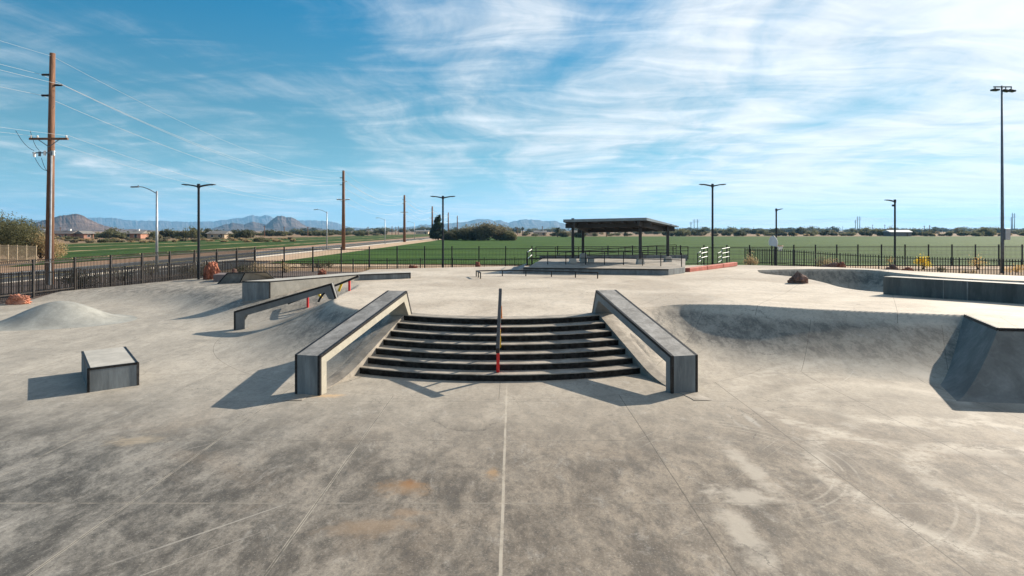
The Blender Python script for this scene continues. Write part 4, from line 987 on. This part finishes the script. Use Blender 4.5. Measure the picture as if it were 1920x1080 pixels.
# ------------------------------------------------------------------ power poles and wires
def power_pole(label, loc, h, lean=0, r0=.26, detail=True, second=None, group='wooden power poles along the road', cross=True):
    t = thing('power_pole', label, 'power pole', loc, 0, group)
    c = MB(); c.tube([(-lean, 0, -.2), (0, 0, h)], [r0, r0*.62], 14); c.build('pole', M['pole'], t, smooth=True)
    for z, s_ in ((h-1.35, -1), (h-2.0, 1), (h-2.65, -1)):
        x0 = -lean*(1-z/h); c = MB(); c.tube([(x0+s_*.12, 0, z), (x0+s_*.65, 0, z)], .05, 8)
        for q in range(5): c.tube([(x0+s_*(.22+q*.09), 0, z), (x0+s_*(.25+q*.09), 0, z)], .075, 8)
        c.build('insulator', M['lampblk'], t)
    if cross:
        z = h-5.4; c = MB(); c.box((-lean*.4, -.2, z), (2.4, .12, .13)); ca = c.build('crossarm', M['pole'], t)
        c = MB(); c.bar((-.65-lean*.4, -.2, z-.05), (-lean*.4, -.18, z-.5), .03, .04); c.bar((.65-lean*.4, -.2, z-.05), (-lean*.4, -.18, z-.5), .03, .04); c.build('brace', M['galv_dark'], ca)
        for x in (-1.1, -.7, 1.1):
            c = MB(); c.tube([(x-lean*.4, -.2, z+.06), (x-lean*.4, -.2, z+.14), (x-lean*.4, -.2, z+.22)], [.03, .06, .035], 8); c.build('insulator', M['white'], ca)
    return t
P1 = AT(92.5, 38.5, 0); t1 = power_pole('nearest wooden power pole with conduit and cut-out fuses, at far left', P1+Vector((.2, 0, 0)), 14.7, lean=.22, r0=.25)
c = MB(); c.tube([(.06, -.30, 0), (.1, -.22, 8.3)], .055, 8); c.build('conduit', M['galv'], t1)
for k, (x, z) in enumerate(((-.95, 8.3), (-.62, 8.35), (-.3, 8.4), (.1, 8.4), (.25, 8.4))):
    c = MB(); c.tube([(x, -.28, z-.14), (x, -.28, z+.14)], [.05, .05], 8); c.box((x+.06, -.28, z), (.05, .08, .3)); c.build('fuse', M['white'] if k % 2 == 0 else M['galv_dark'], t1)
c = MB(); c.bar((-1.05, -.24, 8.42), (.35, -.24, 8.42), .06, .07); c.build('fuse_bracket', M['galv_dark'], t1)
for a, b in (((-2.1, 9.8), (-.95, 8.55)), ((-1.2, 9.8), (-.62, 8.55)), ((-.9, 8.1), (-.1, 7.3)), ((-.5, 8.1), (0, 7.2))):
    c = MB(); pts = [(a[0]+(b[0]-a[0])*s, -.26, a[1]+(b[1]-a[1])*s-.22*math.sin(math.pi*s)) for s in np.linspace(0, 1, 8)]; c.tube(pts, .014, 5); c.build('jumper_wire', M['steel'], t1)
P2 = AT(644, 114, 0); P3_ = AT(758.3, 193, 0); P4 = AT(810.5, 283, 0)
power_pole('second wooden power pole with one crossarm, between two street lights', P2, 14.7, r0=.36)
power_pole('third wooden power pole with one crossarm, left of the centre lamp', P3_, 14.7, r0=.46)
power_pole('fourth power pole just left of the pine', P4, 14.7, r0=.5)
P5 = AT(840.5, 380, 0); power_pole('thin distant power pole just right of the pine', P5, 14.7, r0=.5)
P6 = AT(857.5, 475, 0); power_pole('thin distant power pole rising over the big bush', P6, 14.9, r0=.5)
P0 = Vector((-27.2, -36, 0))
PO = [P0, P1+Vector((.2, 0, 0)), P2, P3_, P4, P5]
def wire(label, a, b, sag, r=.014, grp='overhead wires along the road'):
    n_ = 24; c = MB(); a, b = Vector(a), Vector(b); O = a
    c.tube([a.lerp(b, k/n_)-Vector((0, 0, 4*sag*(k/n_)*(1-k/n_)))-O for k in range(n_+1)], r, 5, False)
    o = c.build('overhead_wire', M['wire'], recalc=False); o.location = O; return tag(o, label, 'wire', grp)
names = ['topmost', 'upper left', 'upper right', 'middle left', 'low crossarm left', 'low crossarm right']
offs = [(0, 14.5), (-.65, 13.35), (.65, 12.7), (-.65, 12.05), (-1.1, 9.5), (1.1, 9.5)]
spans = ['coming in from the left edge to the nearest pole', 'from nearest to second pole', 'from second to third pole', 'from third to fourth pole', 'from fourth pole past the pine']
for i in range(5):
    a, b = PO[i], PO[i+1]
    for k, ((ox, oz), nm) in enumerate(zip(offs, names)):
        wire('%s power wire %s' % (nm, spans[i]), a+Vector((ox, 0, oz)), b+Vector((ox, 0, oz)), (1.3 if i == 0 else 1.9), r=[.009, .011, .019, .028, .04][i]*(.75 if k >= 4 or k == 0 else 1))
# distant transmission poles
def mast(px, top, Y, label, group, r=.5):
    h = CAMZ+(HZ-top)*Y/F; t = thing('transmission_mast', label, 'pylon', AT(px, Y, 0), 0, group)
    c = MB(); c.tube([(0, 0, 0), (0, 0, h)], [r, r*.55], 8); c.build('pole', M['galv_dark'], t)
    c = MB()
    for q in (.92, .85, .78): c.bar((-2.2, 0, h*q), (2.2, 0, h*q), .25, .25)
    c.build('crossarm', M['galv_dark'], t)
for px, top, nm in ((1295.5, 415.5, 'left'), (1301.5, 411, 'middle'), (1307.8, 411, 'right')):
    mast(px, top, 900, 'thin distant steel mast, %s one of three just right of the pavilion' % nm, 'masts right of the pavilion', .6)
for px, top, nm in ((1604, 412, 'left'), (1608, 405.5, 'middle'), (1612, 405.5, 'right')):
    mast(px, top, 900, 'thin distant steel mast, %s one of three left of the right lamp' % nm, 'masts left of the right lamp', .6)
for px, top, nm in ((1896.2, 407, 'left'), (1898.3, 399, 'middle'), (1902.2, 399.5, 'right')):
    mast(px, top, 900, 'thin distant steel mast, %s one of three right of the floodlight' % nm, 'masts right of the floodlight', .6)
for k, z in enumerate((17.5, 15.5, 13)):
    tr = [AT(1301, 900, z+2), AT(1608, 900, z+5), AT(1900, 900, z+7), AT(2200, 900, z+7)]
    for i in range(3): wire('thin distant wire %s, %s on the right horizon' % (['highest', 'second', 'lowest'][k], ['left span', 'middle span', 'right span'][i]), tr[i], tr[i+1], 3.2, r=.09, grp='distant wires on the right')
for i, (px, top, Y) in enumerate(((735, 424, 500), (742, 425, 520), (747, 424, 520), (690, 425, 400), (533, 425, 420), (496, 423, 360), (577, 425, 380), (1137, 426, 350), (1017, 424, 420), (955, 427, 430), (970, 427, 480), (1413, 425, 800), (1534, 427, 700), (1562, 424, 800), (1636, 421, 600), (1659, 421, 500), (1733, 423, 420), (1743, 422, 460), (1795, 427, 450), (1580, 424, 900), (72, 425, 420), (113, 426, 420), (66, 425, 430), (80, 425, 430))):
    h = CAMZ+(HZ-top)*Y/F; t = thing('utility_pole', 'thin far utility pole standing among the scrub on the horizon', 'utility pole', AT(px, Y, 0), 0, 'far utility poles')
    c = MB(); c.tube([(0, 0, 0), (0, 0, h)], [.28, .2], 6); c.build('pole', M['pole'], t)
    c = MB(); c.bar((-.9, 0, h*.9), (.9, 0, h*.9), .15, .15); c.build('crossarm', M['pole'], t)

# ------------------------------------------------------------------ vegetation
def leaves(mb, lumps, n, size, r, flat=1.0, droop=0):
    """n little leaf quads near the surface shells of ellipsoid lumps"""
    wts = [l[3]*l[4]*l[5] for l in lumps]; tot = sum(wts); vs = []; fs = []
    for l, wv_ in zip(lumps, wts):
        cx, cy, cz, rx_, ry_, rz_ = l
        for _ in range(int(n*wv_/tot)+1):
            d = Vector((r.gauss(0, 1), r.gauss(0, 1), r.gauss(0, 1))).normalized(); rad = r.random()**.40
            p = Vector((cx+d.x*rx_*rad, cy+d.y*ry_*rad, cz+d.z*rz_*rad))
            if p.z < 0.02: p.z = r.uniform(.02, .3)
            s_ = size*r.uniform(.5, 1.4); a = Vector((r.gauss(0, 1), r.gauss(0, 1), r.gauss(0, flat))).normalized(); b = a.cross(Vector((r.gauss(0, 1), r.gauss(0, 1), r.gauss(0, 1)))).normalized()
            k = len(vs); vs += [p-a*s_, p+b*s_*.45, p+a*s_, p-b*s_*.45]; fs.append((k, k+1, k+2, k+3))
    mb.add(vs, fs)
def shrub_mesh(seed, w_, h, n, size, m, stems=6, lumpn=9, bare=0.0):
    r = random.Random(seed); root = []
    lumps = []
    for i in range(lumpn):
        a = r.uniform(0, 6.28); q = r.random()**.6*w_*.36; hh = h*r.uniform(.30, .72)*(1-.35*q/(w_*.36+1e-6))
        s_ = r.uniform(.20, .36)*min(w_, h*1.3)
        lumps.append((q*math.cos(a), q*math.sin(a)*.8, max(hh, s_*.7), s_, s_, s_*r.uniform(.6, .9)))
    mb = MB(); leaves(mb, lumps, n, size, r)
    # sparse outer sprigs
    leaves(mb, [(0, 0, h*.5, w_*.5, w_*.42, h*.5)], n//9, size, r)
    tb = MB()
    for i in range(stems):
        l = lumps[i % len(lumps)]; tb.tube([(r.uniform(-.1, .1), r.uniform(-.1, .1), 0), (l[0]*.4, l[1]*.4, l[2]*.5), (l[0], l[1], l[2])], [.02*h, .014*h, .005*h], 5, False)
    return mb, tb
def plant(name, label, cat, loc, seed, w_, h, n, size, m, group=None, stems=6, lumpn=9, crown='crown'):
    t = thing(name, label, cat, loc, 0, group); a, b = shrub_mesh(seed, w_, h, n, size, m, stems, lumpn)
    a.build(crown, M[m], t, recalc=False); b.build('trunk' if cat == 'tree' else 'stem', M['bark'], t, recalc=False); return t
plant('desert_tree', 'big olive desert tree cut by the left edge behind the far fence', 'tree', AT(-12, 76, 0), 3, 9.5, 6.3, 34000, .11, 'leaf_olive', stems=9, lumpn=16)
plant('desert_shrub', 'pale straw coloured shrub between the big bush and the nearest power pole', 'shrub', AT(76, 78, 0), 5, 5.2, 3.5, 6000, .13, 'leaf_dry', stems=8, lumpn=10)
# grove right of the pine
t = thing('pine_tree', 'dark pointed pine standing at the end of the road', 'tree', AT(822, 236, 0)); c = MB(); r = random.Random(2)
lum = []
for k in range(9):
    z = 1.2+k*.95; q = 2.9*(1-k/10.5)
    for j in range(4): a = r.uniform(0, 6.28); lum.append((math.cos(a)*q*.75, math.sin(a)*q*.75, z+r.uniform(-.3, .3), q*.75, q*.75, .9))
leaves(c, lum, 16000, .26, r); c.build('crown', M['leaf_pine'], t, recalc=False); c = MB(); c.tube([(0, 0, 0), (0, 0, 9)], [.3, .06], 8); c.build('trunk', M['bark'], t)
for i, (px, Y, w_, h, m_, lb) in enumerate(((856, 232, 9, 4.3, 'leaf_dark', 'dark low tree between the pine and the big rounded bush'), (843, 228, 5, 3.0, 'leaf_dark', 'small dark bush at the foot of the pine'),
        (890, 224, 12, 6.3, 'leaf_grey', 'left lump of the big rounded grey-green grove in the field'), (915, 220, 13, 7.0, 'leaf_grey', 'tallest middle lump of the rounded grey-green grove'),
        (938, 222, 10, 5.9, 'leaf_grey', 'right lump of the rounded grey-green grove'), (954, 218, 5.5, 3.4, 'leaf_olive', 'small low bush at the right foot of the grove'), (875, 221, 8, 4.0, 'leaf_dark', 'dark underbrush tree at the left foot of the grove'))):
    plant('desert_tree', lb, 'tree', AT(px, Y, 0), 40+i, w_, h, 9000, .30, m_, stems=8, lumpn=14)
# far scrub: variants then copies
variants = []
for i, (w_, h, m_) in enumerate(((9, 3.6, 'leaf_olive'), (12, 4.6, 'leaf_dark'), (7, 2.6, 'leaf_grey'), (10, 4.0, 'leaf_dark'), (6, 2.0, 'leaf_dry'), (11, 5.2, 'leaf_olive'))):
    t = plant('desert_scrub_tree', 'low dusty tree in the scrub belt on the horizon', 'tree', AT(200+30*i, 400, 0), 70+i, w_, h, 1500, .45, m_, 'scrub trees on the horizon', stems=5, lumpn=8)
    variants.append(t)
kids = {v_: [k for k in bpy.data.objects if k.parent == v_] for v_ in variants}
def scrub(px, Y, sx, sz, vi):
    v_ = variants[vi]; c = v_.copy(); COL.objects.link(c); c.location = AT(px, Y, -.1); c.rotation_euler = (0, 0, random.uniform(0, 6.28)); c.scale = (sx, sx, sz)
    for k in kids[v_]: d = k.copy(); d.parent = c; COL.objects.link(d)
    return c
rr_ = random.Random(12)
for i in range(58):      # left belt beyond the striped field
    px = 185+i*9.3+rr_.uniform(-6, 6); Y = rr_.uniform(270, 430)
    if px < 470: scrub(px, rr_.uniform(262, 330), rr_.uniform(.55, 1.0), rr_.uniform(.75, 1.25), rr_.choice((0, 1, 0, 3, 4, 2, 5)))
    else: scrub(px, rr_.uniform(380, 560), rr_.uniform(.8, 1.5), rr_.uniform(.7, 1.2), rr_.choice((0, 1, 0, 3, 2)))
for i in range(14): scrub(40+i*14+rr_.uniform(-5, 5), rr_.uniform(300, 380), rr_.uniform(.4, .8), rr_.uniform(.4, .7), rr_.choice((0, 4, 2, 5)))
for i in range(120):     # right belt
    px = 965+i*8.2+rr_.uniform(-6, 6)
    far = rr_.random() < .5
    Y = rr_.uniform(382, 430) if not far else rr_.uniform(500, 760)
    k = 1.0 if px > 1240 else .65
    scrub(px, Y, rr_.uniform(.55, 1.1)*k*(1.4 if far else 1), rr_.uniform(.6, 1.1)*k*(1.6 if far else 1), rr_.choice((1, 3, 0, 4, 2, 1, 5)))
for i in range(60):      # low dry brush in front of the houses
    scrub(108+i*7.5+rr_.uniform(-5, 5), rr_.uniform(180, 255), rr_.uniform(.3, .6), rr_.uniform(.3, .5), rr_.choice((4, 4, 2, 0)))
for i in range(85):      # farthest tree line
    scrub(560+i*16.5+rr_.uniform(-8, 8), rr_.uniform(950, 1500), rr_.uniform(2.2, 3.6), rr_.uniform(1.6, 2.6), rr_.choice((1, 3, 0, 5)))
for v_ in variants: v_.location = AT(rr_.choice((230, 320, 460, 1290, 1500, 1740, 1860))+rr_.uniform(-15, 15), 385, -.1)
# single distant trees
for px, Y, w_, h, m_, lb in ((1317, 420, 5.0, 6.0, 'leaf_dark', 'round dark tree left of the tall double lamp on the horizon'), (1651, 390, 5.5, 5.2, 'leaf_olive', 'rounded brown-green tree left of the far shed'),
        (1671, 392, 5.2, 7.0, 'leaf_grey', 'taller thin tree beside the far shed'), (1712, 390, 4.4, 4.0, 'leaf_dark', 'dark round tree right of the far shed'), (1842, 392, 9, 6.0, 'leaf_olive', 'wide olive tree on the horizon left of the floodlight'),
        (1086, 300, 5, 4.2, 'leaf_dark', 'dark tree seen under the pavilion roof'), (1060, 330, 7, 3.6, 'leaf_grey', 'pale scrubby tree beside the short palm'), (160, 300, 7, 3.4, 'leaf_olive', 'olive tree beside the red brick house end')):
    plant('desert_tree', lb, 'tree', AT(px, Y, 0), int(px), w_, h, 3500, .32, m_, stems=6, lumpn=9)
def palm(label, px, Y, h, cr_):
    t = thing('palm_tree', label, 'palm', AT(px, Y, 0)); c = MB(); c.tube([(0, 0, 0), (.1, 0, h)], [.3, .25], 8); c.build('trunk', M['bark'], t)
    c = MB(); r = random.Random(int(px))
    for i in range(46):
        a = r.uniform(0, 6.28); el = r.uniform(-1.1, 1.2); d = Vector((math.cos(a)*math.cos(el), math.sin(a)*math.cos(el), math.sin(el)))
        p = Vector((.1, 0, h)); q = p+d*cr_*.6; e = q+Vector((d.x, d.y, d.z-.8))*cr_*.4; s_ = d.cross(Vector((0, 0, 1))).normalized()*cr_*.16
        c.add([p, q-s_, e, q+s_], [(0, 1, 2, 3)])
    c.build('crown', M['leaf_dark'], t, recalc=False)
palm('tall dark palm on the horizon right of the grove', 980, 400, 5.2, 1.4); palm('short bushy palm left of the pavilion roof', 1045.5, 330, 4.0, 2.2)
# park saplings and shrubs
plant('yellow_shrub', 'bright yellow rounded shrub behind the low fence at right', 'shrub', AT(1731, 53, .2), 90, 1.15, 1.60, 1100, .045, 'leaf_yellow', stems=6, lumpn=12, crown='foliage')
plant('russet_shrub', 'sparse russet shrub left of the floodlight mast', 'shrub', AT(1833, 52, .25), 91, 1.5, 1.65, 420, .05, 'leaf_orange', stems=8, lumpn=8, crown='foliage')
plant('dry_sapling', 'pale dry sapling behind the fence left of the basketball hoop', 'shrub', AT(1408, 47, .5), 92, 1.1, 1.6, 700, .05, 'leaf_dry', stems=7, lumpn=8, crown='foliage')
plant('dry_sapling', 'thin pale green sapling behind the low fence over the bowl', 'shrub', AT(1540, 48, .4), 93, 1.5, 1.75, 420, .045, 'leaf_grey', stems=7, lumpn=8, crown='foliage')
plant('dry_sapling', 'wide straw coloured sapling right of the thin green one', 'shrub', AT(1558, 47.4, .4), 94, 1.8, 1.4, 700, .05, 'leaf_dry', stems=7, lumpn=8, crown='foliage')
plant('dry_sapling', 'nearly bare sapling left of the right park lamp', 'shrub', AT(1669, 50, .3), 95, .9, 1.7, 130, .05, 'leaf_orange', stems=8, lumpn=6, crown='foliage')
for i, (px, Y, w_, h, n_, m_, lb) in enumerate(((150, 35.5, 2.4, 1.4, 1500, 'leaf_dark', 'dark leafy shrub between the fences behind the mound'), (285, 45, 1.8, 1.7, 600, 'leaf_grey', 'thin shrub at the foot of the first street light'),
        (388, 44, 2.4, 1.7, 800, 'leaf_grey', 'wispy shrub right of the left double lamp'), (455, 45, 2.2, 1.3, 800, 'leaf_dark', 'dark shrub behind the wedge'), (485, 46, 2.2, 1.2, 500, 'leaf_dry', 'dry twiggy shrub left of the fence corner'),
        (230, 40, 2.0, 1.5, 500, 'leaf_grey', 'airy grey shrub behind the left fence'), (350, 46, 1.8, 1.3, 600, 'leaf_dark', 'small dark shrub left of the double lamp'), (535, 50, 3, 1.0, 500, 'leaf_dry', 'dry weeds just right of the fence corner'),
        (600, 56, 6, .7, 1200, 'leaf_dark', 'low dark weeds along the field edge'), (690, 50.5, .6, .5, 120, 'leaf_dry', 'tiny dry tuft behind the centre fence'), (1765, 50, 1.0, .6, 260, 'leaf_grey', 'low grey tuft right of the yellow shrub'),
        (1905, 50, 2.0, .8, 500, 'leaf_orange', 'low russet clump at the right edge'), (1820, 47, 2.0, .45, 400, 'leaf_dry', 'low straw clump before the floodlight mast'))):
    plant('park_shrub', lb, 'shrub', AT(px, Y, .15), 110+i, w_, h, n_, .055, m_, stems=8, lumpn=8, crown='foliage')

# basketball hoop
t = thing('basketball_hoop', 'white fan-shaped basketball backboard with red rim on a dark post', 'basketball hoop', AT(1453, 52, .2)); 
c = MB(); c.tube([(0, 0, 0), (0, 0, 2.3), (-.25, -.1, 2.6)], .06, 8); c.build('post', M['lampblk'], t)
c = MB(); poly = [(-.70, -.25, 2.12), (-.15, -.55, 2.0), (-.10, -.58, 2.35), (-.18, -.52, 2.7), (-.38, -.42, 2.95), (-.62, -.3, 2.85), (-.74, -.24, 2.5)]
c.prism([Vector(p)+Vector((.1, 0, 0)) for p in poly], (.03, .05, 0)); c.build('backboard', M['white'], t)
c = MB(); c.tube([(.12+.22*math.cos(a), -.75+.22*math.sin(a), 2.08) for a in np.linspace(0, 6.283, 17)], .018, 5, False); c.build('rim', M['red'], t)
c = MB()
for k in range(10):
    a = k*.628
    for s_ in (-1, 1): c.tube([(.12+.22*math.cos(a), -.75+.22*math.sin(a), 2.07), (.12+.12*math.cos(a+s_*.5), -.75+.12*math.sin(a+s_*.5), 1.65)], .012, 4, False)
c.build('net', M['white'], t)

# ------------------------------------------------------------------ houses
def house(label, loc, w_, d_, h, rz, wall, roof, end=None, chimney=True, windows=3):
    t = thing('house', label, 'house', loc, rz, None)
    c = MB(); c.box((0, 0, h/2), (w_, d_, h)); wl_ = c.build('wall', wall, t)
    rf = MB(); o_ = .6; rh = 1.25
    rf.prism([(-w_/2-o_, -d_/2-o_, h-.02), (-w_/2-o_, d_/2+o_, h-.02), (-w_/2-o_, 0, h+rh)], (w_+2*o_, 0, 0)); rfo = rf.build('roof', roof, t)
    if chimney: c = MB(); c.box((w_*.22, .2, h+rh+.1), (.9, .7, 1.2)); c.build('chimney', M['white'], rfo)
    for k in range(windows):
        x = -w_/2+w_*(k+.7)/(windows+.4); c = MB(); c.box((x, -d_/2-.03, h*.55), (1.3, .06, 1.0)); f_ = c.build('window', M['white'], t)
        c = MB(); c.box((x, -d_/2-.07, h*.55), (1.1, .03, .82)); c.build('pane', M['lampblk'], f_)
    c = MB(); c.box((w_*.30, -d_/2-.03, 1.0), (.95, .06, 2.0)); c.build('door', M['bark'], t)
    return t
wallp = mat('pink_brick', (.36, .19, .14), .9, 0, .15, 2); wallt = mat('tan_stucco', (.46, .36, .26), .9, 0, .1, 2); rofg = mat('grey_roof', (.20, .19, .18), .9, 0, .2, 2); rofd = mat('dark_roof', (.11, .10, .10), .9, 0, .2, 2)
house('low tan house at far left behind the straw shrub', AT(75, 285, 0), 9, 7, 2.4, .1, wallt, rofg)
t = house('long dark-roofed brick house below the brown hill, next to the nearest power pole', AT(122, 262, 0), 8.5, 7, 2.2, .05, wallp, rofd)
house('red brick gabled house end below the right slope of the brown hill', AT(159, 262, 0), 4, 6, 2.2, 1.1, wallp, rofg, chimney=False, windows=1)
house('long pink-walled ranch house with grey roof left of the first street light', AT(249, 272, 0), 10.5, 7, 2.2, .05, wallp, rofg)
house('grey-roofed house half hidden by trees right of the left double lamp', AT(412, 272, 0), 8, 6, 2.1, -.1, wallt, rofg, chimney=False, windows=2)
house('tiny white house on the horizon left of the third power pole', AT(694, 560, 0), 5, 5, 2.6, .2, M['white'], rofg, windows=1)
house('far grey-roofed house near the end of the road', AT(792, 600, 0), 12, 8, 2.6, 0, wallt, rofg, windows=2)
house('far pale house left of the pavilion', AT(1013, 420, 0), 8, 6, 2.2, 0, wallt, rofg, windows=2)
house('pale-roofed house seen between the left pavilion columns', AT(1083, 390, 0), 8, 7, 2.4, 0, wallt, rofg, windows=2)
house('pale-roofed house seen beneath the middle of the pavilion', AT(1105, 400, 0), 10, 7, 2.3, 0, wallt, rofg, windows=2)
house('grey metal shed on the horizon left of the right park lamp', AT(1682, 384, 0), 13, 8, 2.6, 0, mat('shed_wall', (.14, .13, .13), .8), M['galv'], chimney=False, windows=0)

# ------------------------------------------------------------------ haze
hz = bpy.data.materials.new('haze_air'); hz.use_nodes = True; ht = NT(hz.node_tree); ht.n.clear()
ho = ht.new('ShaderNodeOutputMaterial'); pv_ = ht.new('ShaderNodeVolumePrincipled'); pv_.inputs['Color'].default_value = (.26, .60, .98, 1); pv_.inputs['Density'].default_value = 7.0e-5; pv_.inputs['Anisotropy'].default_value = .2
ht.l.new(pv_.outputs[0], ho.inputs['Volume'])
c = MB(); c.box((0, 5800, 209), (30000, 14000, 420.2)); o = c.build('haze', hz); tag(o, kind='stuff')
